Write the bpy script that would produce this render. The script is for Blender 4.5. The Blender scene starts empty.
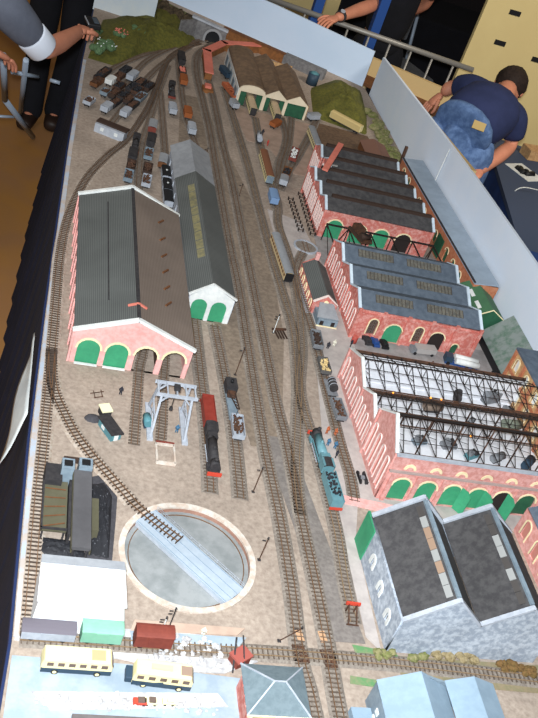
import bpy, bmesh, math, random
from mathutils import Vector, Matrix
random.seed(7)
R = math.radians
C = bpy.context.scene.collection
T = .95                     # height of the baseboard top above the floor
H = T + 1.716               # eye height of the photographer
FPX = 980.0

# ------------------------------------------------------------------ camera
pitch, roll, yaw = R(34.3), R(20.8), R(-20)
_fw = Vector((0, math.cos(pitch), -math.sin(pitch))); _dn = Vector((0, -math.sin(pitch), -math.cos(pitch))); _rt = Vector((1, 0, 0))
_c, _s = math.cos(roll), math.sin(roll)
_rz = Matrix.Rotation(yaw, 3, 'Z')
FW = _rz @ _fw; IX = _rz @ (_c * _rt - _s * _dn); IY = _rz @ (_s * _rt + _c * _dn)
EYE = Vector((0, 0, H))
cam = bpy.data.cameras.new('camera'); co = bpy.data.objects.new('camera', cam); C.objects.link(co)
cam.sensor_fit = 'VERTICAL'; cam.sensor_height = 24; cam.lens = FPX / 718 * 24; cam.clip_start = .01; cam.clip_end = 60
m3 = Matrix((IX, -IY, -FW)).transposed()
co.matrix_world = Matrix.Translation(EYE) @ m3.to_4x4()
bpy.context.scene.camera = co

def ray(x, y): return FPX * FW + (x - 269) * IX + (y - 359) * IY
def P(x, y, z=0.0):
    """survey: the place on the layout (height z above the baseboard) seen at a pixel"""
    d = ray(x, y); t = (T + z - H) / d.z
    return EYE + t * d
def onY(x, y, Y):
    d = ray(x, y); q = EYE + d * (Y / d.y); return q.x, q.z - T
def onX(x, y, X):
    d = ray(x, y); q = EYE + d * (X / d.x); return q.y, q.z - T

# ------------------------------------------------------------------ materials
def lin(c): return tuple(((v/255) / 12.92 if v/255 <= .04045 else ((v/255 + .055) / 1.055) ** 2.4) for v in c) + (1,)
MATS = {}
def M(name, col, rough=.7, metal=0, col2=None, scale=60, fac=.5, pat='noise', bump=0, detail=4, contrast=(.4, .6), rot=0, emit=0):
    if name in MATS: return MATS[name]
    m = bpy.data.materials.new(name); m.use_nodes = True; n = m.node_tree.nodes; L = m.node_tree.links
    b = n['Principled BSDF']; b.inputs['Roughness'].default_value = rough; b.inputs['Metallic'].default_value = metal
    b.inputs['Specular IOR Level'].default_value = .3
    b.inputs['Base Color'].default_value = lin(col)
    if col2:
        tc = n.new('ShaderNodeTexCoord'); mp = n.new('ShaderNodeMapping'); L.new(tc.outputs['Object'], mp.inputs[0])
        mp.inputs['Rotation'].default_value = (0, 0, rot)
        mix = n.new('ShaderNodeMix'); mix.data_type = 'RGBA'
        mix.inputs[6].default_value = lin(col); mix.inputs[7].default_value = lin(col2)
        cr = n.new('ShaderNodeValToRGB'); cr.color_ramp.elements[0].position = contrast[0]; cr.color_ramp.elements[1].position = contrast[1]
        if pat == 'noise':
            t = n.new('ShaderNodeTexNoise'); t.inputs['Scale'].default_value = scale; t.inputs['Detail'].default_value = detail; t.inputs['Roughness'].default_value = .65
            out = t.outputs['Fac']
        elif pat == 'stripe':
            t = n.new('ShaderNodeTexWave'); t.wave_type = 'BANDS'; t.bands_direction = 'Y' if rot == 99 else 'X'; t.inputs['Scale'].default_value = scale
            if rot == 99: mp.inputs['Rotation'].default_value = (0, 0, 0)
            t.inputs['Distortion'].default_value = .4; out = t.outputs['Fac']
        elif pat == 'brick':
            t = n.new('ShaderNodeTexBrick'); t.inputs['Scale'].default_value = scale
            # bricks are laid along the wall: (x+y, z)
            sp = n.new('ShaderNodeSeparateXYZ'); L.new(mp.outputs[0], sp.inputs[0]); ad = n.new('ShaderNodeMath'); L.new(sp.outputs[0], ad.inputs[0]); L.new(sp.outputs[1], ad.inputs[1])
            cb = n.new('ShaderNodeCombineXYZ'); L.new(ad.outputs[0], cb.inputs[0]); L.new(sp.outputs[2], cb.inputs[1]); L.new(cb.outputs[0], t.inputs[0])
            t.inputs['Mortar Size'].default_value = .012
            t.inputs['Color1'].default_value = (0, 0, 0, 1); t.inputs['Color2'].default_value = (.55, .55, .55, 1); t.inputs['Mortar'].default_value = (1, 1, 1, 1)
            out = t.outputs['Color']
        elif pat == 'voronoi':
            t = n.new('ShaderNodeTexVoronoi'); t.inputs['Scale'].default_value = scale; out = t.outputs['Color']
        if pat != 'brick': L.new(mp.outputs[0], t.inputs[0])
        L.new(out, cr.inputs[0]); mu = n.new('ShaderNodeMath'); mu.operation = 'MULTIPLY'; mu.inputs[1].default_value = fac
        L.new(cr.outputs[0], mu.inputs[0]); L.new(mu.outputs[0], mix.inputs[0])
        last = mix.outputs[2]
        # a broad second layer of wear
        t2 = n.new('ShaderNodeTexNoise'); t2.inputs['Scale'].default_value = scale * .12; t2.inputs['Detail'].default_value = 3; L.new(mp.outputs[0], t2.inputs[0])
        hs = n.new('ShaderNodeHueSaturation'); mr = n.new('ShaderNodeMapRange'); L.new(t2.outputs['Fac'], mr.inputs[0])
        mr.inputs[1].default_value = .3; mr.inputs[2].default_value = .7; mr.inputs[3].default_value = .86; mr.inputs[4].default_value = 1.12
        L.new(mr.outputs[0], hs.inputs['Value']); L.new(last, hs.inputs['Color']); L.new(hs.outputs[0], b.inputs['Base Color'])
        if bump:
            bp = n.new('ShaderNodeBump'); bp.inputs['Strength'].default_value = bump; bp.inputs['Distance'].default_value = .002
            L.new(out, bp.inputs['Height']); L.new(bp.outputs[0], b.inputs['Normal'])
    if emit:
        b.inputs['Emission Color'].default_value = lin(col); b.inputs['Emission Strength'].default_value = emit
    MATS[name] = m; return m

ground = M('scenic ground', (170, 154, 140), .95, col2=(132, 116, 104), scale=75, fac=.75, bump=.5, detail=8, contrast=(.38, .66))
ballast = M('ballast', (142, 132, 122), .95, col2=(112, 101, 92), scale=140, fac=.8, bump=.6, detail=6)
ballast_pale = M('pale ballast', (178, 165, 152), .95, col2=(140, 118, 100), scale=90, fac=.7, bump=.5, detail=6)
sleeper_dark = M('dark sleeper', (70, 58, 50), .8, col2=(90, 76, 66), scale=90, fac=.6)
sleeper = M('sleeper', (92, 80, 70), .8, col2=(118, 104, 92), scale=90, fac=.6)
railm = M('rail', (140, 108, 82), .45, .5, col2=(120, 88, 62), scale=50, fac=.6)
rail_bright = M('bright rail', (170, 142, 112), .35, .5)
concrete = M('concrete', (186, 176, 170), .9, col2=(160, 150, 146), scale=24, fac=.6)
yardm = M('yard paving', (158, 152, 150), .9, col2=(128, 122, 120), scale=24, fac=.6)
roadm = M('road surface', (146, 160, 172), .8, col2=(168, 178, 186), scale=20, fac=.7)
rubble = M('whitewashed rubble', (200, 198, 196), .95, col2=(156, 152, 154), scale=60, fac=.8, bump=.8, detail=8, contrast=(.42, .62))
pink_brick = M('pink brick', (232, 178, 172), .85, col2=(218, 152, 144), scale=70, fac=.7, detail=6)
pinkC = M('pink works brick', (218, 164, 156), .85, col2=(192, 122, 112), scale=80, fac=.75, detail=6)
red_brick = M('red brick', (196, 110, 98), .85, col2=(222, 170, 160), scale=75, fac=.7, detail=6, contrast=(.45, .62))
brown_brick = M('brown brick', (172, 104, 72), .85, col2=(194, 132, 100), scale=70, fac=.7, detail=6)
tan_brick = M('tan brick', (204, 164, 116), .85, col2=(156, 110, 74), scale=60, fac=.6)
cream = M('cream stone', (238, 222, 180), .8, col2=(226, 206, 164), scale=80, fac=.5)
offwhite = M('off white trim', (226, 226, 222), .7, col2=(196, 200, 200), scale=50, fac=.5)
blue_trim = M('pale blue coping', (204, 216, 226), .7, col2=(176, 190, 202), scale=40, fac=.5)
green = M('green door paint', (62, 150, 108), .6, col2=(54, 134, 98), scale=60, fac=.5)
dkgreen = M('dark green paint', (44, 92, 66), .6, col2=(36, 74, 56), scale=60, fac=.5)
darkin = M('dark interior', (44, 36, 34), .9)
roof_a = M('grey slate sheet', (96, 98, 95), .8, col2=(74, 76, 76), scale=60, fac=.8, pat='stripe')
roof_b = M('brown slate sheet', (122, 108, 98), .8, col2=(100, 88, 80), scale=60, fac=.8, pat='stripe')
roof_c = M('dark slate', (78, 76, 76), .8, col2=(56, 54, 56), scale=50, fac=.8, detail=6)
roof_blue = M('blue slate', (94, 104, 116), .8, col2=(76, 86, 98), scale=40, fac=.8)
roof_light = M('pale grey sheet', (150, 152, 156), .7, col2=(132, 134, 138), scale=40, fac=.6)
roof_bay = M('weathered brown roof', (128, 104, 82), .85, col2=(100, 82, 68), scale=40, fac=.8)
louvre = M('louvre brown', (62, 46, 38), .8)
stone = M('grey rubble stone', (146, 154, 166), .95, col2=(190, 196, 204), scale=70, fac=.8, bump=.8, detail=8, contrast=(.44, .6))
tunnel_stone = M('tunnel stone', (128, 126, 126), .9, col2=(100, 98, 100), scale=60, fac=.8)
grass = M('grass flock', (108, 104, 44), .95, col2=(78, 80, 38), scale=70, fac=.8, bump=.9, detail=8)
teal_flock = M('teal flock', (82, 108, 72), .95, col2=(96, 120, 88), scale=70, fac=.7, bump=.8)
bush = M('bush', (112, 116, 66), .95, col2=(150, 140, 104), scale=60, fac=.8, bump=.9)
olive_bush = M('dry bush', (156, 140, 108), .95, col2=(120, 104, 70), scale=60, fac=.8, bump=.9)
rust_bush = M('rusty bush', (120, 90, 54), .95, col2=(92, 76, 40), scale=60, fac=.8, bump=.9)
black = M('black paint', (30, 30, 32), .5)
softblack = M('soot black', (46, 44, 46), .8, col2=(66, 62, 62), scale=80, fac=.6)
iron = M('rusty iron', (70, 50, 40), .7, col2=(104, 70, 50), scale=80, fac=.6)
steelblk = M('blackened steel', (38, 32, 30), .7)
grey = M('grey paint', (132, 134, 138), .7, col2=(104, 106, 110), scale=60, fac=.6)
ltgrey = M('light grey paint', (176, 180, 188), .6, col2=(150, 156, 166), scale=50, fac=.6)
bluegrey = M('blue grey metal', (128, 142, 152), .5, col2=(104, 118, 130), scale=50, fac=.6)
deckblue = M('turntable deck paint', (168, 178, 188), .6, col2=(152, 164, 176), scale=30, fac=.6)
wellm = M('turntable well', (146, 148, 148), .9, col2=(118, 122, 122), scale=14, fac=.8, detail=5)
kerbm = M('kerb', (206, 198, 188), .9, col2=(186, 160, 140), scale=60, fac=.7, bump=.4)
maroon = M('maroon paint', (132, 50, 40), .5, col2=(150, 66, 54), scale=70, fac=.4)
brownred = M('bauxite', (128, 62, 50), .7, col2=(108, 50, 42), scale=70, fac=.5)
red = M('red paint', (196, 70, 52), .5)
coral = M('coral roof', (220, 126, 108), .8, col2=(200, 112, 96), scale=40, fac=.5)
orange = M('orange brick', (142, 92, 52), .8, col2=(110, 72, 42), scale=60, fac=.7)
locoblue = M('loco blue', (104, 146, 154), .45, col2=(84, 126, 136), scale=60, fac=.4)
teal = M('teal paint', (84, 132, 140), .5)
mint = M('mint green paint', (132, 184, 158), .6, col2=(118, 168, 144), scale=40, fac=.4)
yellow = M('cream yellow paint', (240, 226, 172), .5, col2=(230, 212, 154), scale=30, fac=.3)
navyp = M('navy paint', (48, 66, 82), .5)
glassy = M('vehicle glass', (104, 88, 80), .2)
skylight = M('skylight glass', (112, 108, 98), .4, col2=(82, 82, 80), scale=90, fac=.8)
whitem = M('white card', (238, 240, 242), .7)
whitefloor = M('white painted floor', (226, 226, 230), .8, col2=(200, 200, 206), scale=30, fac=.4)
coal = M('coal', (40, 40, 44), .6, col2=(150, 150, 156), scale=160, fac=.7, bump=1, contrast=(.62, .7))
coal_dust = M('coal dust', (74, 72, 76), .9, col2=(54, 52, 56), scale=90, fac=.6)
khaki = M('khaki sheet', (92, 88, 70), .8, col2=(84, 80, 60), scale=30, fac=.6)
conveyor = M('conveyor roof grey', (84, 82, 84), .8, col2=(72, 70, 72), scale=40, fac=.4)
tanload = M('sand load', (222, 196, 140), .9, col2=(180, 150, 100), scale=120, fac=.6)
brown = M('brown wood', (116, 74, 44), .8, col2=(92, 58, 36), scale=60, fac=.6)
skinm = M('skin', (204, 136, 108), .55, col2=(190, 120, 94), scale=20, fac=.4)
hairm = M('dark hair', (42, 30, 24), .8, col2=(26, 18, 14), scale=90, fac=.6)
navyshirt = M('navy cotton', (42, 50, 86), .9, col2=(34, 42, 74), scale=12, fac=.6)
denim = M('denim', (96, 122, 164), .9, col2=(66, 90, 130), scale=30, fac=.8)
leather = M('leather patch', (176, 150, 96), .7)
greyshirt = M('grey cotton', (88, 92, 104), .9, col2=(76, 80, 92), scale=16, fac=.6)
whitecuff = M('white sleeve', (206, 212, 224), .8)
blackcloth = M('black cloth', (24, 24, 30), .95, col2=(18, 18, 22), scale=14, fac=.6)
shoem = M('brown shoe leather', (46, 32, 26), .5)
navycloth = M('navy table skirt', (20, 24, 46), .95, col2=(14, 16, 30), scale=6, fac=.7)
bluefascia = M('blue fascia', (32, 46, 84), .6)
edgepale = M('pale edge strip', (176, 186, 200), .7, col2=(196, 168, 140), scale=20, fac=.6)
skym = M('painted sky', (218, 228, 242), .8, col2=(226, 232, 242), scale=5, fac=.6)
backsky = M('far painted sky', (196, 214, 236), .8, col2=(204, 218, 238), scale=5, fac=.5)
pine = M('pine batten', (206, 176, 124), .7)
floorm = M('varnished floor', (176, 124, 66), .5, col2=(160, 116, 82), scale=2.5, fac=.6, detail=2)
tube = M('chrome tube', (176, 190, 208), .4, .1)
barrierm = M('galvanised tube', (150, 146, 140), .45, .4)
bluepost = M('blue post paint', (36, 74, 140), .6)
panelcream = M('cream display board', (222, 200, 142), .85, col2=(210, 186, 130), scale=2, fac=.4)
darkwall = M('dark hall', (26, 22, 24), .95)
bluecloth = M('blue table cloth', (34, 66, 124), .9, col2=(22, 44, 92), scale=6, fac=.6)
greytable = M('grey blue table top', (62, 74, 98), .7)
sheetm = M('white sheet', (206, 208, 206), .7, col2=(170, 174, 176), scale=8, fac=.5)
lampo = M('orange glow lamp', (255, 150, 50), .4, emit=2)

# ------------------------------------------------------------------ mesh builder
class MB:
    def __init__(s): s.v = []; s.f = []; s.sm = []
    def add(s, vs, fs, mat=None, smooth=False):
        o = len(s.v)
        for p in vs:
            p = Vector(p); s.v.append(mat @ p if mat is not None else p)
        for f in fs: s.f.append([i + o for i in f]); s.sm.append(smooth)
        return s
    def box(s, c, d, rz=0, rx=0, ry=0):
        x, y, z = d[0]/2, d[1]/2, d[2]/2
        m = Matrix.Translation(c) @ Matrix.Rotation(rz, 4, 'Z') @ Matrix.Rotation(ry, 4, 'Y') @ Matrix.Rotation(rx, 4, 'X')
        vs = [(i, j, k) for i in (-x, x) for j in (-y, y) for k in (-z, z)]
        return s.add(vs, [(0,1,3,2),(4,6,7,5),(0,4,5,1),(2,3,7,6),(0,2,6,4),(1,5,7,3)], m)
    def bar(s, a, b, w, h=None, up=(0, 0, 1)):
        a, b = Vector(a), Vector(b); h = h or w; d = b - a; L = d.length
        if L < 1e-6: return s
        z = d / L; u = Vector(up)
        if abs(z.dot(u)) > .98: u = Vector((1, 0, 0))
        x = u.cross(z).normalized(); y = z.cross(x)
        m = Matrix((x, y, z)).transposed().to_4x4(); m.translation = (a + b) / 2
        vs = [(i, j, k) for i in (-w/2, w/2) for j in (-h/2, h/2) for k in (-L/2, L/2)]
        return s.add(vs, [(0,1,3,2),(4,6,7,5),(0,4,5,1),(2,3,7,6),(0,2,6,4),(1,5,7,3)], m)
    def cyl(s, a, b, r, r2=None, n=12, cap=True):
        a, b = Vector(a), Vector(b); r2 = r if r2 is None else r2; d = b - a; z = d.normalized()
        u = Vector((0, 0, 1)) if abs(z.z) < .98 else Vector((1, 0, 0)); x = u.cross(z).normalized(); y = z.cross(x)
        vs = []
        for i in range(n):
            t = 2*math.pi*i/n; e = x*math.cos(t) + y*math.sin(t); vs += [a + e*r, b + e*r2]
        o = len(s.v); s.v += vs
        for i in range(n):
            j = (i+1) % n; s.f.append([o+2*i, o+2*j, o+2*j+1, o+2*i+1]); s.sm.append(True)
        if cap:
            s.f.append([o+2*i for i in range(n)][::-1]); s.sm.append(False); s.f.append([o+2*i+1 for i in range(n)]); s.sm.append(False)
        return s
    def tube(s, pts, r, n=8):
        for a, b in zip(pts, pts[1:]): s.cyl(a, b, r, n=n)
        for p in pts[1:-1]: s.ball(p, (r, r, r), 8, 5)
        return s
    def ball(s, c, r, n=12, k=7, jit=0):
        c = Vector(c); vs = []
        for i in range(1, k):
            ph = math.pi*i/k
            for j in range(n):
                t = 2*math.pi*j/n; q = 1 + random.uniform(-jit, jit)
                vs.append(c + Vector((r[0]*math.sin(ph)*math.cos(t)*q, r[1]*math.sin(ph)*math.sin(t)*q, r[2]*math.cos(ph)*q)))
        vs += [c + Vector((0, 0, r[2])), c - Vector((0, 0, r[2]))]; fs = []
        for i in range(k-2):
            for j in range(n):
                fs.append((i*n+j, (i+1)*n+j, (i+1)*n+(j+1) % n, i*n+(j+1) % n))
        a = (k-1)*n
        for j in range(n): fs.append((a, j, (j+1) % n)); fs.append((a+1, (k-2)*n+(j+1) % n, (k-2)*n+j))
        return s.add(vs, fs, None, jit == 0)
    def prism(s, pts, depth, mat=None):
        """outline in local xz pushed along +y"""
        n = len(pts); vs = [(p[0], 0, p[1]) for p in pts] + [(p[0], depth, p[1]) for p in pts]
        fs = [list(range(n)), list(range(n, 2*n))[::-1]] + [(i, i+n, (i+1) % n + n, (i+1) % n) for i in range(n)]
        return s.add(vs, fs, mat)
    def slab(s, pts, z0, z1):
        n = len(pts); vs = [(p[0], p[1], z0) for p in pts] + [(p[0], p[1], z1) for p in pts]
        return s.add(vs, [list(range(n))[::-1], list(range(n, 2*n))] + [(i, (i+1) % n, (i+1) % n + n, i+n) for i in range(n)])
    def quadthick(s, a, b, c, d, t):
        a, b, c, d = map(Vector, (a, b, c, d)); nn = (b-a).cross(d-a).normalized() * t
        return s.add([a, b, c, d, a-nn, b-nn, c-nn, d-nn], [(0,1,2,3),(7,6,5,4),(0,4,5,1),(1,5,6,2),(2,6,7,3),(3,7,4,0)])
    def build(s, name, mat, parent=None, bevel=0):
        me = bpy.data.meshes.new(name); me.from_pydata([tuple(v) for v in s.v], [], s.f); me.update()
        for p, q in zip(me.polygons, s.sm): p.use_smooth = q
        bm = bmesh.new(); bm.from_mesh(me); bmesh.ops.recalc_face_normals(bm, faces=bm.faces); bm.to_mesh(me); bm.free()
        me.materials.append(mat); o = bpy.data.objects.new(name, me); C.objects.link(o)
        if parent is not None: o.parent = parent
        if bevel:
            b = o.modifiers.new('bevel', 'BEVEL'); b.width = bevel; b.segments = 2; b.limit_method = 'ANGLE'
        return o

def thing(name, label, cat, loc=(0, 0, 0), rz=0, group=None, tabletop=True):
    o = bpy.data.objects.new(name, None); C.objects.link(o); o.empty_display_size = .02
    o.location = (loc[0], loc[1], (T if tabletop else 0) + (loc[2] if len(loc) > 2 else 0)); o.rotation_euler = (0, 0, rz)
    o['label'] = label; o['category'] = cat
    if group: o['group'] = group
    return o
def tag(o, label, cat, group=None, kind=None):
    o['label'] = label; o['category'] = cat
    if group: o['group'] = group
    if kind: o['kind'] = kind
    return o
def copy_thing(src, loc, rz, label, group=None, scale=None):
    r = src.copy(); C.objects.link(r); r.location = (loc[0], loc[1], T + (loc[2] if len(loc) > 2 else 0)); r.rotation_euler = (0, 0, rz); r['label'] = label
    if group: r['group'] = group
    if scale: r.scale = (scale,)*3
    for ch in list(src.children):
        c = ch.copy(); C.objects.link(c); c.parent = r
        for g in list(ch.children):
            d = g.copy(); C.objects.link(d); d.parent = c
    return r

def panel(name, outline, holes, thick, mat, parent, M4):
    """flat wall with real openings; outline in (u, v); thickness goes behind the face"""
    cu = bpy.data.curves.new(name, 'CURVE'); cu.dimensions = '2D'; cu.fill_mode = 'BOTH'; cu.extrude = thick/2
    for loop in [outline] + holes:
        sp = cu.splines.new('POLY'); sp.points.add(len(loop)-1); sp.use_cyclic_u = True
        for p, q in zip(sp.points, loop): p.co = (q[0], q[1], 0, 1)
    tmp = bpy.data.objects.new('tmp', cu); C.objects.link(tmp)
    dg = bpy.context.evaluated_depsgraph_get(); dg.update()
    me = bpy.data.meshes.new_from_object(tmp.evaluated_get(dg)); bpy.data.objects.remove(tmp)
    me.transform(M4); me.name = name; me.materials.clear(); me.materials.append(mat)
    o = bpy.data.objects.new(name, me); C.objects.link(o)
    if parent is not None: o.parent = parent
    return o
def arch(u, v, w, h, n=8):
    """round-headed opening centred on u, sill at v"""
    r = w/2; return [(u-r, v), (u+r, v)] + [(u + r*math.cos(t), v + h - r + r*math.sin(t)) for t in [math.pi*i/n for i in range(n+1)]]
def ring(u, v, w, h, t, full=False, n=8):
    r = w/2; out = [(u + (r+t)*math.cos(a), v + h - r + (r+t)*math.sin(a)) for a in [math.pi*i/n for i in range(n+1)]]
    inn = [(u + r*math.cos(a), v + h - r + r*math.sin(a)) for a in [math.pi*i/n for i in range(n+1)]]
    if full: out = [(u+r+t, v)] + out + [(u-r-t, v)]; inn = [(u+r, v)] + inn + [(u-r, v)]
    return out, inn
def front(x0, y, z0=0):     # (u,v,w) -> wall facing -y
    return Matrix(((1, 0, 0, x0), (0, 0, -1, y), (0, 1, 0, z0), (0, 0, 0, 1)))
def side(x, y0, z0=0):      # wall facing -x, u runs along +y
    return Matrix(((0, 0, -1, x), (1, 0, 0, y0), (0, 1, 0, z0), (0, 0, 0, 1)))
def ringmesh(name, u, v, w, h, t, mat, parent, M4, full=False, d=.0062, d0=.002):
    out, inn = ring(u, v, w, h, t, full); mb = MB(); n = len(out)
    vs = [(p[0], p[1], d0) for p in out] + [(p[0], p[1], d0) for p in inn] + [(p[0], p[1], d) for p in out] + [(p[0], p[1], d) for p in inn]
    fs = []
    for i in range(n-1):
        fs += [(2*n+i, 2*n+i+1, 3*n+i+1, 3*n+i), (i, i+1, 2*n+i+1, 2*n+i), (n+i, 3*n+i, 3*n+i+1, n+i+1), (i, n+i, n+i+1, i+1)]
    fs += [(0, 2*n, 3*n, n), (n-1, 2*n-1, 4*n-1, 3*n-1)]
    return mb.add(vs, fs, M4).build(name, mat, parent)
def leaf(name, pts, mat, parent, M4, d0=-.004, d1=-.001):
    n = len(pts); return MB().add([(p[0], p[1], d0) for p in pts] + [(p[0], p[1], d1) for p in pts], [list(range(n)), list(range(n, 2*n))] + [(i, (i+1) % n, (i+1) % n+n, i+n) for i in range(n)], M4).build(name, mat, parent)
def wall(parent, outline, ops, M4, mat, thick=.006, surround=cream, name='wall'):
    """ops: (u, v, w, h, kind, ring_t)"""
    holes = [arch(*o[:4]) for o in ops if o[4] != 'blind']
    w = panel(name, outline, holes, thick, mat, parent, M4)
    for o in ops:
        k = o[4]
        if k == 'green': leaf('door', arch(*o[:4]), green, parent, M4)
        elif k == 'dkgreen': leaf('door', arch(*o[:4]), dkgreen, parent, M4)
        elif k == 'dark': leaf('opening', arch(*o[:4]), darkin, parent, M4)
        elif k == 'white':
            leaf('window', arch(*o[:4]), offwhite, parent, M4)
        elif k == 'pinkwin': leaf('window', arch(*o[:4]), redpane, parent, M4)
        elif k == 'lattice':
            g = leaf('window', arch(*o[:4]), glassy, parent, M4)
            b = MB(); u, v, ww, hh = o[:4]
            for i in (-1, 0, 1): b.add([(u+i*ww/4-.0006, v, -.001), (u+i*ww/4+.0006, v, -.001), (u+i*ww/4+.0006, v+hh*.9, -.001), (u+i*ww/4-.0006, v+hh*.9, -.001)], [(0, 1, 2, 3)], M4)
            for i in range(1, 5): z = v + hh*i/5; b.add([(u-ww/2, z-.0006, -.001), (u+ww/2, z-.0006, -.001), (u+ww/2, z+.0006, -.001), (u-ww/2, z+.0006, -.001)], [(0, 1, 2, 3)], M4)
            b.build('glazing_bars', offwhite, g)
        if len(o) > 5 and o[5]: ringmesh('arch_surround', *o[:4], o[5], surround, parent, M4, full=(len(o) > 6 and o[6]))
    return w
redpane = M('reddish window', (186, 124, 112), .6)
ltpink = M('pale sash', (232, 212, 204), .7)

# ================================================================== HALL
def struct(name, mb, mat):
    o = mb.build(name, mat); o['kind'] = 'structure'; return o
struct('floor', MB().slab([(-3, -1.5), (6, -1.5), (6, 10), (-3, 10)], -.05, 0), floorm)
struct('wall_back', MB().box((1.5, 9.0, 1.6), (9, .1, 3.2)), darkwall)
struct('wall_right', MB().box((5.9, 4.2, 1.6), (.1, 11, 3.2)), darkwall)

# ================================================================== BASEBOARD
TT = Vector((.543, 1.532)); TR = .158
outline = [(.135, .93), (.156, 1.262), (.158, 1.86), (.172, 2.43), (.208, 3.5), (.25, 4.43), (.30, 5.2), (.42, 5.72), (.62, 5.66), (1.775, 5.0), (1.79, 4.4), (1.81, .93)]
base = thing('model_railway_baseboard', 'long narrow scenic board of the model railway with blue edge and dark skirt', 'model railway board', (.95, 3, 0))
def rel(o, off=(.95, 3, 0)):
    for v in o.data.vertices: v.co -= Vector(off)
    return o
circ = [(TT.x + TR*math.cos(a), TT.y + TR*math.sin(a)) for a in [2*math.pi*i/64 for i in range(64)]]
top = rel(panel('board_top', outline, [circ], .012, ground, base, Matrix.Translation((0, 0, -.006))))
sk = MB()
for (a, b) in zip(outline, outline[1:] + outline[:1]):
    sk.quadthick((a[0], a[1], -.06), (b[0], b[1], -.06), (b[0], b[1], -.012), (a[0], a[1], -.012), .006)
rel(sk.build('fascia', bluefascia, base))
sk = MB(); n = len(outline)
for i in range(n):
    a, b = Vector(outline[i]), Vector(outline[(i+1) % n]); k = max(2, int((b-a).length/.06))
    d = (b-a)/k; nn = Vector((d.y, -d.x)).normalized()
    if i == n-1 or True:
        for j in range(k):
            p, q = a + d*j, a + d*(j+1); w0, w1 = .012*math.sin(j*2.1+i), .012*math.sin((j+1)*2.1+i)
            cx = Vector((.95, 3)); o0 = -nn*.004; o1 = -nn*.004; e0 = -nn*(.10+w0); e1 = -nn*(.10+w1)
            sk.add([(p.x+o0.x, p.y+o0.y, -.03), (q.x+o1.x, q.y+o1.y, -.03), (q.x+e1.x, q.y+e1.y, -T+.004), (p.x+e0.x, p.y+e0.y, -T+.004)], [(0, 1, 2, 3)])
so = rel(sk.build('skirt', navycloth, base)); sm_ = so.modifiers.new('thickness', 'SOLIDIFY'); sm_.thickness = .003
def strip(name, pts, mat, z0=0, z1=.0015):
    return rel(MB().slab([(p[0], p[1]) for p in pts], z0, z1).build(name, mat, base))
E1 = [(.160, 1.27), (.162, 1.86), (.176, 2.43), (.211, 3.5), (.253, 4.43)]
strip('edge_strip', [(p[0]-.002, p[1]) for p in E1] + [(p[0]+.012, p[1]) for p in E1[::-1]], edgepale, 0, .003)
def pxs(*pts): return [P(*p) for p in pts]
# the grey road in the near left corner, the rubble verge, yards and paving
strip('road', [(.145, .94), (.158, 1.225), (.40, 1.222), (.64, 1.205), (.645, .94)], roadm, 0, .002)
strip('rubble_verge', [(.2, 1.145), (.58, 1.165), (.60, 1.135), (.24, 1.105)], rubble, .002, .0035)
strip('rubble_verge', [(.16, 1.262), (.17, 1.31), (.62, 1.31), (.68, 1.25), (.60, 1.215), (.45, 1.212), (.40, 1.23)], rubble, 0, .002)
strip('pale_lane', [(.40, 1.305), (.64, 1.315), (.66, 1.335), (.41, 1.335)], M('pink lane', (192, 166, 148), .9, col2=(176, 150, 134), scale=30, fac=.6), .0, .003)
strip('white_gutter', [(.40, 1.27), (.64, 1.285), (.66, 1.31), (.40, 1.305)], roadm, .002, .0035)
strip('paved_yard', [(.955, 1.34), (.985, 1.30), (.995, 1.64), (1.03, 1.775), (1.78, 1.72), (1.79, 2.5), (1.78, 2.94), (1.16, 3.0), (1.12, 3.3), (.99, 3.35), (.99, 3.02), (1.045, 2.96), (1.03, 2.58), (1.01, 2.3), (.965, 1.95)], concrete, 0, .002)
strip('paved_yard', [(1.18, 2.43), (1.78, 2.43), (1.78, 2.62), (1.18, 2.60)], yardm, .002, .003)
strip('paved_yard', [(1.155, 3.0), (1.72, 3.0), (1.72, 3.22), (1.16, 3.22)], yardm, .002, .003)
strip('paved_yard', [(.945, 4.30), (1.35, 4.30), (1.32, 3.95), (1.28, 3.72), (1.14, 3.72), (1.07, 3.95), (.98, 3.95)], M('shed apron', (176, 150, 134), .9, col2=(150, 128, 112), scale=20, fac=.6), 0, .002)
strip('trackside_cess', [(.79, 2.0), (.87, 2.0), (.95, 1.32), (.87, 1.32)], M('grey cess', (132, 124, 118), .95, col2=(108, 100, 96), scale=90, fac=.7), 0, .0015)
strip('trackside_cess', [(.62, 3.3), (.70, 4.3), (.80, 4.3), (.96, 3.2), (.93, 2.5), (.84, 1.95), (.75, 1.95)], M('ashy ballast', (142, 126, 110), .95, col2=(112, 98, 86), scale=60, fac=.7), 0, .0012)
strip('pink_kerb', pxs((340, 496), (420, 512), (420, 520), (338, 503)), pink_brick, 0, .006)
strip('brown_cutting', [(1.36, 3.95), (1.36, 4.34), (1.64, 4.32), (1.66, 3.86)], M('brown earth', (116, 92, 72), .95, col2=(88, 70, 56), scale=60, fac=.7), 0, .0015)
def scatter(name, mat, area, n, r0, r1, seed, z=0):
    random.seed(seed); mb = MB(); (x0, x1, y0, y1) = area
    for _ in range(n):
        x, y = random.uniform(x0, x1), random.uniform(y0, y1); r = random.uniform(r0, r1)
        mb.ball((x, y, z + r*.4), (r*random.uniform(.7, 1.4), r*random.uniform(.7, 1.4), r*random.uniform(.5, .9)), 6, 4, .25)
    return mb.build(name, mat)
o = scatter('white_rubble', rubble, (.42, .60, 1.222, 1.30), 60, .003, .008, 3, T + .002); tag(o, 'loose white rubble lumps beside the siding below the turntable', 'rubble', kind='stuff')
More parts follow.
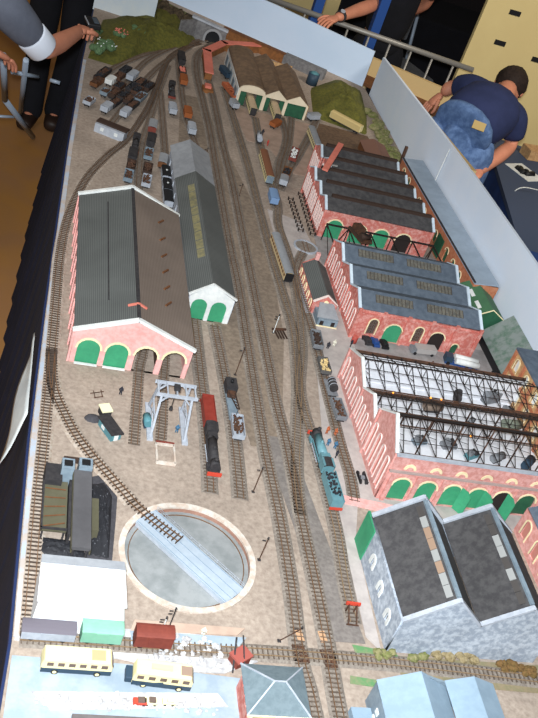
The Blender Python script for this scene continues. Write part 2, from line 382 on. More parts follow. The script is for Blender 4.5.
o = scatter('white_rubble', rubble, (.21, .58, 1.112, 1.15), 80, .002, .006, 4, T + .003); tag(o, 'whitish rubble verge below the two yellow coaches', 'rubble', kind='stuff')

# hills
def mound(name, label, pts, h, mat, cat='hill', seed=1, rough=.012, cells=26):
    """a hill filling the outline, rising from zero at its rim"""
    random.seed(seed); cx = sum(p[0] for p in pts)/len(pts); cy = sum(p[1] for p in pts)/len(pts)
    vs = [(0, 0, h)]; K = 9; n = 40; fs = []; rim = []
    m = len(pts)
    for j in range(n):
        t = j/n*m; i = int(t) % m; q = t - int(t); a, b = pts[i], pts[(i+1) % m]; rim.append((a[0]*(1-q)+b[0]*q - cx, a[1]*(1-q)+b[1]*q - cy))
    for k in range(1, K+1):
        q = k/K
        for x, y in rim: vs.append((x*q, y*q, (h*(1-q**2.4) + (random.uniform(-rough, rough)*min(1, 3*(1-q)) if k < K else -.001))))
    for j in range(n): fs.append((0, 1+j, 1+(j+1) % n))
    for k in range(K-1):
        for j in range(n): fs.append((1+k*n+j, 1+(k+1)*n+j, 1+(k+1)*n+(j+1) % n, 1+k*n+(j+1) % n))
    o = MB().add(vs, fs, None, True).build(name, mat); o.location = (cx, cy, T); return tag(o, label, cat)
mound('grass_hill', 'low green grassy hill at the far left under the outstretched hand', [(.27, 4.46), (.40, 4.44), (.52, 4.66), (.64, 4.78), (.79, 4.95), (.84, 5.1), (.86, 5.44), (.66, 5.60), (.60, 5.20), (.34, 5.02)], .07, grass, seed=2)
mound('grass_hill', 'green grassy mound behind the three-bay carriage shed', [(1.37, 4.40), (1.5, 4.36), (1.64, 4.33), (1.70, 4.6), (1.74, 4.93), (1.62, 5.02), (1.42, 4.78)], .055, grass, seed=3)
random.seed(5)
g_ = 'flowering bushes on the left hill'
for i, (x, y, rr, lab) in enumerate([(107, 45, .035, 'bush with white blossom nearest the camera on the left hill'), (121, 33, .025, 'bush with pink blossom on the crest of the left hill'), (97, 47, .03, 'teal green bush at the left foot of the hill by the board edge'), (139, 30, .03, 'teal green bush at the right of the left hill below the pale board'), (93, 30, .03, 'green bush right under the hand holding the black device')]):
    q = P(x, y, .06); t = thing('bush', lab, 'bush', (q.x, q.y, .05), group=g_)
    mb = MB()
    for _ in range(7): mb.ball((random.uniform(-rr, rr), random.uniform(-rr, rr), random.uniform(0, .01)), (rr*.6, rr*.6, rr*.5), 8, 5, .2)
    mb.build('foliage', teal_flock, t)
    if i < 2:
        mb = MB()
        for _ in range(26): mb.ball((random.uniform(-rr, rr)*1.3, random.uniform(-rr, rr)*1.3, .012+random.uniform(0, .014)), (.004, .004, .003), 6, 4)
        mb.build('blossom', (offwhite, coral)[i], t)

# ================================================================== BACKDROPS
def backboard(name, label, pts, mat, thick=.012):
    """upright painted board: pts = [(x, y, ztop)], standing on the table"""
    x0, y0 = pts[0][0], pts[0][1]; t = thing(name, label, 'backdrop board', (x0, y0, 0)); mb = MB(); 
    for a, b in zip(pts, pts[1:]):
        a0, b0 = Vector((a[0]-x0, a[1]-y0, -.01)), Vector((b[0]-x0, b[1]-y0, -.01)); a1, b1 = a0.copy(), b0.copy(); a1.z, b1.z = a[2], b[2]
        mb.quadthick(a0, b0, b1, a1, thick)
    mb.build('panel', mat, t); return t
bb_ = backboard('backdrop_board', 'pale blue painted backdrop board across the far end of the layout', [(.70, 5.61, .21), (1.245, 5.30, .215), (1.762, 5.0, .20)], backsky)
sd = backboard('backdrop_board', 'long pale blue painted backdrop board down the right side of the layout', [(1.792, 4.93, .205), (1.792, 3.89, .272), (1.792, 3.4, .300), (1.792, 2.69, .325), (1.792, 1.9, .345)], skym)
# battens behind the side board
mb = MB(); mb.bar((.02, -.85, .235), (.02, -1.45, .285), .022, .022); mb.build('batten', pine, sd)
ja, jb = onX(449, 149, 1.782), onX(424, 204, 1.782); MB().bar((-.008, ja[0]-4.93, ja[1]), (-.008, jb[0]-4.93, jb[1]), .004).build('joint_cord', offwhite, sd)
backboard('backdrop_board', 'short pale backdrop board behind the left grassy hill', [(P(93, 7).x, P(93, 7).y, .21), (P(152, 26).x, P(152, 26).y, .17)], M('faded sky', (196, 206, 214), .8, col2=(210, 214, 212), scale=12, fac=.6))

# ================================================================== TRACK
def smooth(pts, step=.02):
    out = []; n = len(pts)
    for i in range(n-1):
        p0, p1, p2, p3 = pts[max(i-1, 0)], pts[i], pts[i+1], pts[min(i+2, n-1)]; k = max(1, int((p2-p1).length/step))
        for j in range(k):
            t = j/k; out.append(.5*((2*p1) + (p2-p0)*t + (2*p0-5*p1+4*p2-p3)*t*t + (3*p1-p0-3*p2+p3)*t**3))
    out.append(pts[-1]); return out
def track(label, px_pts, bal=ballast, bw=.046, rail=railm, z=0, world=None, sleep_mat=None, sp=.0118):
    pts = world or [Vector((q.x, q.y)) for q in (P(*p) for p in px_pts)]
    c = smooth(pts); o0 = c[0]; t = thing('model_track', label, 'railway track', (o0.x, o0.y, z)); c = [p - o0 for p in c]
    nrm = []
    for i in range(len(c)):
        d = (c[min(i+1, len(c)-1)] - c[max(i-1, 0)]).normalized(); nrm.append(Vector((d.y, -d.x)))
    if bw:
        mb = MB(); vs = []; fs = []
        for p, q in zip(c, nrm):
            for s_, zz in ((-.5, 0), (-.36, .0028), (.36, .0028), (.5, 0)): vs.append((p.x+q.x*bw*s_, p.y+q.y*bw*s_, zz+.0006))
        for i in range(len(c)-1):
            for j in range(3): fs.append((4*i+j, 4*i+j+1, 4*i+j+5, 4*i+j+4))
        mb.add(vs, fs).build('ballast', bal, t)
    mb = MB(); acc = 0; nxt = .004
    for i in range(len(c)-1):
        d = c[i+1]-c[i]; L = d.length
        while nxt <= acc + L:
            q = c[i] + d*((nxt-acc)/L); nn = Vector((d.y, -d.x)).normalized()
            mb.bar((q.x-nn.x*.0155, q.y-nn.y*.0155, .0042), (q.x+nn.x*.0155, q.y+nn.y*.0155, .0042), .0024, .0055) ; nxt += sp
        acc += L
    mb.build('sleepers', sleep_mat or sleeper, t)
    for s_ in (-1, 1):
        mb = MB(); vs = []; fs = []
        for p, q in zip(c, nrm):
            for w, zz in ((-.0009, .005), (-.0009, .0078), (.0009, .0078), (.0009, .005)): vs.append((p.x+q.x*(s_*.00825+w), p.y+q.y*(s_*.00825+w), zz))
        for i in range(len(c)-1):
            for j in range(3): fs.append((4*i+j, 4*i+j+1, 4*i+j+5, 4*i+j+4))
        mb.add(vs, fs).build('rail', rail, t)
    return t
track('outer track along the left board edge, ending above the grey wagon', [(27, 637), (33, 560), (38, 500), (45, 425), (50, 370), (55, 310), (60, 255), (69, 215), (86, 180), (107, 157), (127, 140), (147, 110), (157, 87), (167, 62), (182, 50), (200, 44)], ballast_pale, sleep_mat=sleeper_dark)
track('curved track from the left edge line down to the turntable', [(51.5, 350), (52, 378), (56, 397), (63, 412), (75, 435), (94, 460), (112, 480), (132, 503)], ballast_pale, sleep_mat=sleeper_dark)
track('shed road under the third arch of the pink engine shed', [(133.6, 446), (136, 410), (139, 370), (143, 352), (147, 310)], None, 0)
track('shed road under the fourth arch, passing through the gantry', [(160, 446), (162, 420), (163, 385), (165, 352), (168, 320)], None, 0)
track('siding with the maroon locomotive, left door of the white shed', [(210, 494), (208, 455), (204, 410), (199, 365), (194, 320)])
track('siding with the breakdown crane, right door of the white shed', [(240, 500), (236, 455), (230, 410), (222, 365), (214, 326)])
track('main line track nearest the white shed, left of the pair', [(318, 735), (308, 690), (300, 661), (295, 622), (289.5, 580), (279, 518), (265, 452), (256, 400), (247, 345), (238.5, 290), (230, 249), (222, 205), (215, 165), (209, 130), (202, 100), (196, 72), (198, 55), (212, 45), (224, 41)])
track('main line track running right of the white shed, second of the pair', [(343, 735), (336, 700), (330, 665), (324, 630), (314, 580), (300, 515), (286, 444), (276, 405), (265, 350), (253, 290), (243, 240), (232, 185), (221, 140), (213, 100), (206, 72), (207, 58), (216, 50), (228, 47)])
track('goods line under the grey-roofed coach, merging by the yard signal', [(300, 515), (296, 470), (297, 430), (298, 385), (293, 331), (281, 290), (269, 249), (258, 207), (247, 165), (238, 135), (231, 112), (224, 88)], rail=rail_bright)
track('siding carrying the blue locomotive, with the buffer stop at its near end', [(353, 624), (350, 610), (344, 580), (337, 535), (329, 500), (318, 458), (309, 430), (303, 410), (299, 385), (301, 345), (297, 295), (288, 255), (278, 225), (276, 200), (262, 155), (255, 118)], rail=rail_bright)
track('wagon siding beside the office, ending at the pink kerb', [(354, 503), (350, 478), (341, 448), (335, 425), (325, 385), (318, 355), (309, 322), (299, 292), (296, 270), (303, 252)])
track('shed track from the middle carriage bay', [(277, 185), (279, 165), (286, 140), (281, 118)], rail=railm)
track('shed track from the right carriage bay', [(278, 180), (284, 160), (289, 140), (291, 118)])
track('siding curving up to the cream railcar right of the shed', [(279, 190), (288, 172), (299, 155), (311, 132), (318, 115)])
track('track curving from the yard to the tunnel mouth', [(118, 96), (131, 78), (146, 62), (168, 50), (190, 43), (212, 40)], bw=.036)
track('scrap yard siding curving past the light grey wagons', [(108, 128), (124, 108), (141, 86), (156, 70), (172, 58), (194, 45)], bw=.036)
track('loco line between the rows of stored engines', [(138, 190), (141, 150), (150, 118), (158, 92), (168, 66)], bw=.036)
track('line of the black and brown engine at the top of the yard', [(197, 150), (186, 118), (181, 88), (179, 56), (192, 46)], bw=.036)
track('stored engine line nearest the pale shed roof', [(166, 200), (165, 160), (163, 130), (160, 92)], bw=.036)
track('short siding beyond the scrap wagons', [(97, 84), (112, 70), (128, 62), (160, 50)], bw=.036)
# the line crossing the main lines at right angles
yc = 1.272
track('cross line passing left to right below the turntable', None, world=[Vector((.17, 1.268)), Vector((.5, 1.27)), Vector((.8, 1.274)), Vector((1.1, 1.268)), Vector((1.6, 1.24))], rail=rail_bright)
for nm, (x, y), lab in (('left', (300, 655), 'board level crossing panel on the left main line track'), ('right', (328, 660), 'board level crossing panel on the right main line track')):
    q = P(x, y); t = thing('crossing_panel', lab, 'track crossing', (q.x, q.y, .003), R(10)); mb = MB()
    for i in range(5): mb.box((-.012+i*.006, 0, .002), (.004, .05, .003))
    mb.build('boards', iron, t)
q = P(297, 652); 
# rust coloured fishplates / point boxes
for i, (x, y, lab) in enumerate([(322, 638, 'rust brown track joint pad on the right main line'), (299, 637, 'rust brown track joint pad on the left main line')]):
    q = P(x, y); t = thing('track_pad', lab, 'track joint', (q.x, q.y, .004), R(8)); MB().box((0, 0, .001), (.016, .03, .002)).build('plate', M('rust ballast', (190, 150, 116), .9), t)

# ================================================================== TURNTABLE
t = thing('turntable', 'round turntable with pale blue deck bridge in a grey well', 'turntable', (TT.x, TT.y, 0))
mb = MB(); n = 64
def annulus(mb, r0, r1, z0, z1):
    vs = []
    for i in range(n):
        a = 2*math.pi*i/n; c_, s_ = math.cos(a), math.sin(a); vs += [(r0*c_, r0*s_, z0), (r1*c_, r1*s_, z0), (r1*c_, r1*s_, z1), (r0*c_, r0*s_, z1)]
    fs = []
    for i in range(n):
        j = (i+1) % n
        for k in range(4): fs.append((4*i+k, 4*j+k, 4*j+(k+1) % 4, 4*i+(k+1) % 4))
    return mb.add(vs, fs)
annulus(mb, .152, .1665, -.002, .004).build('kerb', kerbm, t)
MB().cyl((0, 0, -.017), (0, 0, -.014), .156, n=64).build('well_floor', wellm, t)
annulus(MB(), .1525, .156, -.016, -.001).build('well_wall', M('well brick', (168, 128, 110), .9, col2=(140, 104, 90), scale=60, fac=.6), t)
annulus(MB(), .1395, .1415, -.0145, -.012).build('ring_rail', railm, t)
d = (P(231, 590) - P(147, 514)); ang = math.atan2(d.y, d.x)
t2 = t; br = MB(); rm = Matrix.Rotation(ang, 4, 'Z')
br.add([(x, y, z) for x in (-.150, .150) for y in (-.030, .037) for z in (-.004, .0035)], [(0,1,3,2),(4,6,7,5),(0,4,5,1),(2,3,7,6),(0,2,6,4),(1,5,7,3)], rm)
b = br.build('bridge', deckblue, t)
mb = MB()
for y in (-.027, -.010, .012, .034): mb.add([(x, y+e, z) for x in (-.148, .148) for e in (-.0005, .0005) for z in (.0035, .0043)], [(0,1,3,2),(4,6,7,5),(0,4,5,1),(2,3,7,6),(0,2,6,4),(1,5,7,3)], rm)
mb.build('deck_seam', M('deck seam', (120, 138, 156), .6), b)
mb = MB()
for i in range(11): x = -.145+.029*i; mb.cyl(rm @ Vector((x, .037, .003)), rm @ Vector((x, .037, .016)), .0006, n=5)
mb.cyl(rm @ Vector((-.145, .037, .016)), rm @ Vector((.145, .037, .016)), .0006, n=5); mb.cyl(rm @ Vector((-.145, .037, .010)), rm @ Vector((.145, .037, .010)), .0006, n=5)
mb.build('handrail', ltgrey, b)
mb = MB()
for y in (-.028, .035): mb.add([(x, y+e, z) for x in (-.148, .148) for e in (-.002, .002) for z in (-.013, -.004)], [(0,1,3,2),(4,6,7,5),(0,4,5,1),(2,3,7,6),(0,2,6,4),(1,5,7,3)], rm)
mb.build('girder', ltgrey, b)
tk = track('short length of plain track laid onto the turntable deck', None, bw=0, z=.004, sleep_mat=sleeper_dark, world=[Vector(P(x, y, .004)[:2]) for x, y in ((131, 502), (145, 515), (160, 527), (179, 541))])

# ================================================================== BUILDINGS
def loc_onY(px, py, Y, x0): u, z = onY(px, py, Y); return u - x0, z
def gable_roof(name, parent, x0, x1, y0, y1, ze, zr, t, mat, along='y', over=.004, xr=None, mat2=None):
    """two sheets; ridge along y (or x)"""
    if along == 'y':
        xm = (x0+x1)/2 if xr is None else xr
        s0 = (zr-ze)/(xm-x0); s1 = (zr-ze)/(x1-xm)
        a = MB().quadthick((x0-over, y0, ze-s0*over+t), (xm, y0, zr+t), (xm, y1, zr+t), (x0-over, y1, ze-s0*over+t), t).build(name, mat, parent)
        b = MB().quadthick((xm, y0, zr+t), (x1+over, y0, ze-s1*over+t), (x1+over, y1, ze-s1*over+t), (xm, y1, zr+t), t).build(name, mat2 or mat, parent)
    else:
        ym = (y0+y1)/2; s0 = (zr-ze)/(ym-y0)
        a = MB().quadthick((x0, y0-over, ze-s0*over+t), (x1, y0-over, ze-s0*over+t), (x1, ym, zr+t), (x0, ym, zr+t), t).build(name, mat, parent)
        b = MB().quadthick((x0, ym, zr+t), (x1, ym, zr+t), (x1, y1+over, ze-s0*over+t), (x0, y1+over, ze-s0*over+t), t).build(name, mat2 or mat, parent)
    return a, b
def coping(parent, pts, y, mat, w=.008, h=.006, name='coping'):
    mb = MB()
    for a, b in zip(pts, pts[1:]): mb.bar((a[0], y, a[1]), (b[0], y, b[1]), h, w, up=(0, 1, 0))
    return mb.build(name, mat, parent)
def coping_x(parent, pts, x, mat, w=.010, h=.005, name='coping'):
    mb = MB()
    for a, b in zip(pts, pts[1:]): mb.bar((x, a[0], a[1]), (x, b[0], b[1]), h, w, up=(1, 0, 0))
    return mb.build(name, mat, parent)

# ---- big pink engine shed, four roads
X0, Y0 = .245, 2.205; W = .333; D = .765; xa = .163
t = thing('engine_shed', 'large pink brick engine shed with long grey roof and two green doors', 'engine shed', (X0, Y0, 0))
ops = [(.046, 0, .064, .086, 'green', .006), (.126, 0, .064, .086, 'green', .006), (.208, 0, .064, .088, 'open', .006), (.289, 0, .064, .088, 'open', .006)]
wall(t, [(0, 0), (W, 0), (W, .098), (xa, .168), (0, .105)], ops, front(0, 0), pink_brick, .008)
wall(t, [(0, 0), (W, 0), (W, .098), (xa, .168), (0, .105)], [(.046, 0, .064, .088, 'open', .005), (.126, 0, .064, .088, 'open', .005), (.208, 0, .064, .088, 'open', .005), (.289, 0, .064, .088, 'open', .005)], front(0, D), pink_brick, .008, name='rear_wall')
panel('side_wall', [(0, 0), (D, 0), (D, .105), (0, .105)], [arch(.04+.076*i, .03, .03, .05) for i in range(10)], .006, pink_brick, t, side(0, 0))
panel('side_wall', [(0, 0), (D, 0), (D, .098), (0, .098)], [arch(.04+.076*i, .03, .03, .05) for i in range(10)], .006, pink_brick, t, side(W, 0))
for i in range(11): MB().box((-.004, .002+.076*i, .05), (.006, .012, .1)).build('buttress', pink_brick, t)
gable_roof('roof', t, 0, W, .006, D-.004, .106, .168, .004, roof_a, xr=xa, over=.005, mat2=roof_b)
coping(t, [(-.008, .110), (xa, .176), (W+.008, .102)], -.001, offwhite, .012, .009)
coping(t, [(-.008, .110), (xa, .176), (W+.008, .102)], D-.002, offwhite, .012, .009)
ib = MB()
for i in range(2): ib.box((.086 if i == 0 else .249, D/2, .05), (.006, D-.02, .1))
for i in range(5): ib.box((W/2, .1+.14*i, .1), (W-.02, .006, .006))
ib.build('inner_frame', iron, t)
def slope_z(x): return .110 + (.172-.110)*x/xa if x < xa else .172 - (.172-.102)*(x-xa)/(W-xa)
for i, y in enumerate((.155, .24, .33, .42, .52, .63)):
    x = .262; mb = MB(); mb.bar((x-.010, y-.012, slope_z(x-.010)+.004), (x+.010, y+.022, slope_z(x+.010)+.005), .005, .008); mb.build('smoke_vent', brown, t)
mb = MB(); mb.bar((.085, .12, slope_z(.085)+.001), (.085, D-.08, slope_z(.085)+.001), .003, .004); mb.build('roof_seam', softblack, t)
mb = MB(); mb.bar((xa-.028, .078, slope_z(xa-.028)+.003), (xa, .078, .177), .006, .005); mb.bar((xa, .078, .177), (xa+.026, .078, slope_z(xa+.026)+.003), .006, .005); mb.build('ridge_tile', coral, t)
MB().box((xa, D/2, .1735), (.010, D-.02, .004)).build('ridge_cap', softblack, t)
for i in range(2):
    MB().box((.046+.080*i, -.008, .002), (.064, .008, .003)).build('door_sill', offwhite, t)

# ---- white gabled two road shed with long roof
X1, Y1 = .598, 2.515; W = .141; D = 1.03
t = thing('goods_shed', 'long narrow grey roofed shed with white gable and two green arched doors', 'goods shed', (X1, Y1, 0))
ax = .062
wall(t, [(0, 0), (W, 0), (W, .092), (ax, .135), (0, .086)], [(.036, 0, .050, .078, 'green', 0), (.099, 0, .050, .078, 'green', 0)], front(0, 0), offwhite, .006)
panel('side_wall', [(0, 0), (D, 0), (D, .086), (0, .086)], [arch(.06+.09*i, .03, .02, .035) for i in range(11)], .005, ltgrey, t, side(0, 0))
panel('side_wall', [(0, 0), (D, 0), (D, .086), (0, .086)], [arch(.06+.09*i, .03, .02, .035) for i in range(11)], .005, ltgrey, t, side(W, 0))
wall(t, [(0, 0), (W, 0), (W, .086), (ax, .12), (0, .086)], [], front(0, D), ltgrey, .006, name='rear_wall')
gable_roof('roof', t, 0, W, .004, .76, .088, .130, .003, roof_a, xr=ax, over=.006)
gable_roof('pale_roof', t, 0, W, .762, D+.006, .086, .124, .003, roof_light, xr=ax, over=.008)
coping(t, [(-.006, .090), (ax, .139), (W+.006, .096)], -.002, offwhite, .008, .005)
for i in range(9):
    y = .18+.055*i; u = .042; z = .0885+(.130-.088)*u/ax
    MB().quadthick((u-.012, y, z-.0075+.003), (u+.009, y, z+.0066+.003), (u+.009, y+.050, z+.0066+.003), (u-.012, y+.050, z-.0075+.003), .002).build('rooflight', M('yellowed rooflight', (140, 132, 96), .5, col2=(104, 102, 86), scale=60, fac=.7), t)
for i in range(7):
    y = .20+.07*i; u = .105; z = .132-(.130-.088)*(u-ax)/(W-ax)
    MB().quadthick((u-.010, y, z+.0056), (u+.010, y, z-.0056), (u+.010, y+.06, z-.0056), (u-.010, y+.06, z+.0056), .002).build('rooflight', M('brown rooflight', (124, 110, 90), .6), t)

# ---- works with saw-toothed outline
def works(name_label, x0, y0, W, bays, brick, roofmat, cop, wins, ops, sky=True, ridge_louvre=None, trusses=False, tall=False, group=None, off=None, taper=0):
    """bays: list of (y, depth, eave, ridge) from the front; gable ends on both x sides"""
    t = thing('works_building', name_label, 'works building', (x0, y0, 0))
    ytot = bays[-1][0] + bays[-1][1]
    e0 = bays[0][2]
    wall(t, [(0, 0), (W, 0), (W, e0), (0, e0)], ops, front(0, 0), brick, .008)
    x5 = off[-1] if off else 0
    WE = W - taper*(len(bays)-1); panel('rear_wall', [(x5, 0), (WE, 0), (WE, bays[-1][2]), (x5, bays[-1][2])], [], .006, brick, t, front(0, ytot))
    for bi, (y, d, e, r) in enumerate(bays):
        xo = off[bi] if off else 0; WR = W - taper*bi
        k = wins; holes = []
        for i in range(k): holes.append((y + d*(i+.5)/k, .022, d/k*.46, e*.66, 'pinkwin', .0019, True))
        out = [(y, 0), (y+d, 0), (y+d, e), (y+d/2, r), (y, e)]
        wall(t, out, holes, side(xo, 0), brick, .006, surround=ltpink, name='gable_wall')
        wall(t, out, [], side(WR, 0), brick, .006, name='gable_wall')
        MB().box((xo-.004, y+d, e/2), (.006, .009, e)).build('pilaster', brick, t)
        for xx in (xo, WR):
            coping_x(t, [(y, e+.003), (y+d/2, r+.004), (y+d, e+.003)], xx, cop)
        if not trusses:
            a, b = gable_roof('roof', t, xo+.006, WR-.006, y, y+d, e, r, .003, roofmat, along='x', over=0)
            if ridge_louvre: MB().box(((WR+xo)/2+.01, y+d*.55, r+.006), ((WR-xo)*.93, d*.13, .012)).build('ridge_louvre', ridge_louvre, t)
            if sky:
                for cxx in (.28, .70):
                    z0 = e+(r-e)*.42+.0035; z1 = e+(r-e)*.82+.0035; ya = y+d/2*.42; yb = y+d/2*.82
                    s = MB().quadthick((W*cxx-W*.15, ya, z0+.001), (W*cxx+W*.15, ya, z0+.001), (W*cxx+W*.15, yb, z1+.001), (W*cxx-W*.15, yb, z1+.001), .002).build('rooflight', skylight, t)
                    m = MB()
                    for i in range(11): xx = W*cxx-W*.15+W*.03*i; m.bar((xx, ya, z0+.0015), (xx, yb, z1+.0015), .0013, .001)
                    m.build('glazing_bars', louvre, s)
    return t
# upper works, five bays
A0 = (1.172, 3.215); AW = .455
opsA = []
for px_, kind in ((335, 'green'), (363, 'green'), (382, 'green'), (401, 'dark'), (420, 'blind')):
    u, z = onY(px_, 240, A0[1]); opsA.append((u - A0[0], 0, .062, .085, kind, .005))
uA = [.055, .15, .245, .335]
opsA = [(.055, 0, .066, .085, 'green', .005), (.155, 0, .066, .085, 'green', .005), (.250, 0, .066, .085, 'green', .005), (.345, 0, .066, .085, 'dark', .005)]
tA = works('upper brick works building with five dark ridged roofs', A0[0], A0[1], AW, [(.117*i, .117, .116, .144) for i in range(5)], red_brick, roof_c, blue_trim, 4, opsA, sky=False, ridge_louvre=louvre, off=[0, 0, 0, .085, .07], taper=.008)
for i in range(5):
    MB().quadthick((AW*.62, .117*i+.014, .1245), (AW*.88, .117*i+.014, .1245), (AW*.88, .117*i+.034, .1345), (AW*.55, .117*i+.034, .1345), .002).build('rooflight', M('grimy rooflight', (94, 88, 74), .6, col2=(72, 68, 60), scale=120, fac=.8), tA)
MB().box((.085, .36, .142), (.05, .008, .004), rz=.1).build('roof_walkway', M('pale walkway', (170, 166, 160), .8), tA)
# middle works, three bays
B0 = (1.170, 2.567); BW = .452
u_ = [(368, 'lattice'), (391, 'green'), (417, 'lattice'), (438, 'dark'), (460, 'dkgreen')]
opsB = []
for px_, k in u_:
    u, z = onY(px_, 335, B0[1]); w_ = {'lattice': .030, 'green': .062, 'dark': .056, 'dkgreen': .026}[k]; h_ = {'lattice': .062, 'green': .074, 'dark': .074, 'dkgreen': .04}[k]
    opsB.append((u - B0[0], .024 if k == 'lattice' else .004, w_, h_, k, .004, k == 'lattice'))
tB = works('middle brick works building with three blue-grey roofs and rows of rooflights', B0[0], B0[1], BW, [(.143*i, .143, .113, .145) for i in range(3)], red_brick, roof_blue, blue_trim, 3, opsB)
MB().box((BW/2, -.006, .104), (BW, .006, .005)).build('string_course', red_brick, tB)
for i in range(6):
    MB().box((.002+(BW-.004)*i/5, -.006, .06), (.012, .008, .12)).build('pilaster', red_brick, tB)
# lower works, open trussed roof
C0 = (1.088, 1.808); CW = .62
opsC = []
for i in range(8):
    u = .055 + .0775*i
    opsC.append((u, .004, .054, .080, 'green' if i < 3 else ('dark' if i in (4, 6) else 'dkgreen' if i > 4 else 'green'), .005))
tC = works('large pink brick works with bare roof trusses over a white floor', C0[0], C0[1], CW, [(0, .178, .165, .225), (.178, .150, .115, .153), (.328, .190, .115, .153)], pinkC, None, offwhite, 4, opsC, trusses=True)
for i in range(8):
    u = .055 + .0775*i; n_ = 8; M4 = front(0, -.0045); r = .018; v = .120
    pts = [(u-r, v), (u+r, v)] + [(u+r*math.cos(math.pi*k/n_), v+r*math.sin(math.pi*k/n_)) for k in range(n_+1)]
    f_ = leaf('lunette', pts, cream, tC, front(0, -.0035), 0, .003)
    pts = [(u-r*.55, v), (u+r*.55, v)] + [(u+r*.55*math.cos(math.pi*k/n_), v+r*.55*math.sin(math.pi*k/n_)) for k in range(n_+1)]
    leaf('pane', pts, pinkC, f_, front(0, -.0035), .0031, .004)
for i in range(9):
    MB().box((.016 + .0775*i, -.007, .05), (.012, .008, .1)).build('pilaster', pinkC, tC)
MB().box((CW/2, -.006, .110), (CW, .008, .006)).build('string_course', M('grey course', (168, 150, 144), .9), tC)
MB().box((CW/2, -.004, .1665), (CW, .012, .005)).build('parapet', ltgrey, tC)
MB().box((CW/2, .512, .055), (CW-.012, .003, .10)).build('white_lining', whitefloor, tC)
MB().slab([(.004, .004), (CW-.004, .004), (CW-.004, .514), (.004, .514)], .0022, .005).build('works_floor', whitefloor, tC)
# open door leaves hanging out of the front
for i, (u, a) in enumerate(((.230, -.9), (.300, -1.0), (.372, -1.1))):
    mb = MB(); m4 = Matrix.Translation((u, -.008, .004)) @ Matrix.Rotation(a, 4, 'Z'); mb.prism([(0, 0), (.034, 0), (.034, .066), (.02, .078), (0, .078)], .003, m4); mb.build('open_door', green, tC)
steel = steelblk
for (y, d, e, r) in [(0, .178, .165, .225), (.178, .150, .115, .153), (.328, .190, .115, .153)]:
    proto = None
    for i in range(13):
        x = .02 + (CW-.04)*i/12
        if proto is None:
            mb = MB(); w_ = .0018
            mb.bar((0, y+.004, e), (0, y+d/2, r), w_); mb.bar((0, y+d/2, r), (0, y+d-.004, e), w_); mb.bar((0, y+.004, e), (0, y+d-.004, e), w_)
            mb.bar((0, y+d/2, e), (0, y+d/2, r), w_*.8); mb.bar((0, y+d/2, e), (0, y+d*.25, (e+r)/2), w_*.8); mb.bar((0, y+d/2, e), (0, y+d*.75, (e+r)/2), w_*.8)
            proto = mb.build('roof_truss', steel, tC); proto.location.x = x
        else:
            c_ = proto.copy(); C.objects.link(c_); c_.location.x = x
    for k in range(7):
        q = k/6; yy = y + .004 + (d-.008)*q; zz = e + (r-e)*(1-abs(2*q-1)) + .002
        MB().bar((.006, yy, zz), (CW-.006, yy, zz), .0014 if k in (1, 2, 4, 5) else .0030).build('purlin', steel if k not in (0, 6) else iron, tC)
    MB().box((CW/2, y+d-.003, e-.004), (CW-.01, .006, .010)).build('valley_girder', iron, tC)
    for i in range(6):
        MB().cyl((.06+.1*i, y+d-.004, .004), (.06+.1*i, y+d-.004, e), .0022, n=6).build('column', iron, tC)
for i, (x, y) in enumerate(((.09, .325), (.215, .33), (.25, .33), (.30, .178))):
    MB().ball((x, y, .118), (.003, .003, .003), 8, 5).build('lamp', lampo, tC)

# ---- black steel frame between upper and middle works
t = thing('steel_frame', 'black open steel frame between the upper and middle works', 'steel frame', (1.185, 3.035, 0))
FW_ = .45; FD = .15; h = .075
xs = [0, .09, .18, .27, .36, .45]
for x in xs:
    for y in (0, FD): MB().box((x, y, h/2), (.0035, .0035, h)).build('column', steelblk, t)
    MB().bar((x, 0, h), (x, FD, h), .0035).build('cross_beam', steelblk, t)
for y in (0, FD): MB().bar((-.002, y, h), (FW_+.002, y, h), .004, .006).build('long_beam', steelblk, t)
for a, b in zip(xs, xs[1:]):
    if a in (0, .36): MB().bar((a, 0, h), (b, FD, h), .0025).build('brace', steelblk, t)
for a in (0, .09): MB().bar((a, 0, .002), (a, FD, h), .0022).build('brace', steelblk, t)
q = P(346, 226, .05)
t = thing('overhead_crane', 'dark brown travelling crane engine on top of the black steel frame', 'crane', (1.305, 3.13, .079), .3)
MB().box((0, 0, .006), (.05, .11, .006)).build('carriage', iron, t); MB().box((0, .02, .022), (.034, .045, .026)).build('winch_house', iron, t)
MB().cyl((-.02, -.03, .018), (.02, -.03, .018), .012, n=10).build('drum', louvre, t)
MB().bar((0, -.01, .02), (-.01, -.075, .05), .007).build('jib', steelblk, t)
for s_ in (-1, 1): MB().box((.023*s_, 0, .012), (.004, .10, .008)).build('rail_beam', louvre, t)

# ---- small red office with canopy
t = thing('yard_office', 'small red brick office with grey roof and blue entrance beside the wagon siding', 'office building', (1.050, 2.668, 0))
W = .082; D = .245
wall(t, [(0, 0), (W, 0), (W, .045), (W/2, .075), (0, .045)], [], front(0, 0), red_brick, .006)
wall(t, [(0, 0), (W, 0), (W, .045), (W/2, .075), (0, .045)], [], front(0, D), red_brick, .006, name='rear_wall')
wall(t, [(0, 0), (D, 0), (D, .045), (0, .045)], [(.025+.048*i, .012, .018, .026, 'white', .003, True) for i in range(5)], side(0, 0), red_brick, .006, name='side_wall')
wall(t, [(0, 0), (D, 0), (D, .045), (0, .045)], [], side(W, 0), red_brick, .006, name='side_wall')
gable_roof('roof', t, 0, W, .008, D-.008, .046, .073, .003, roof_a, over=.004)
for s_ in (.5,):
    mb = MB(); o_, i_ = [], []
    MB().cyl((W/2, -.006, .052), (W/2, -.002, .052), .008, n=14).build('gable_clock', cream, t)
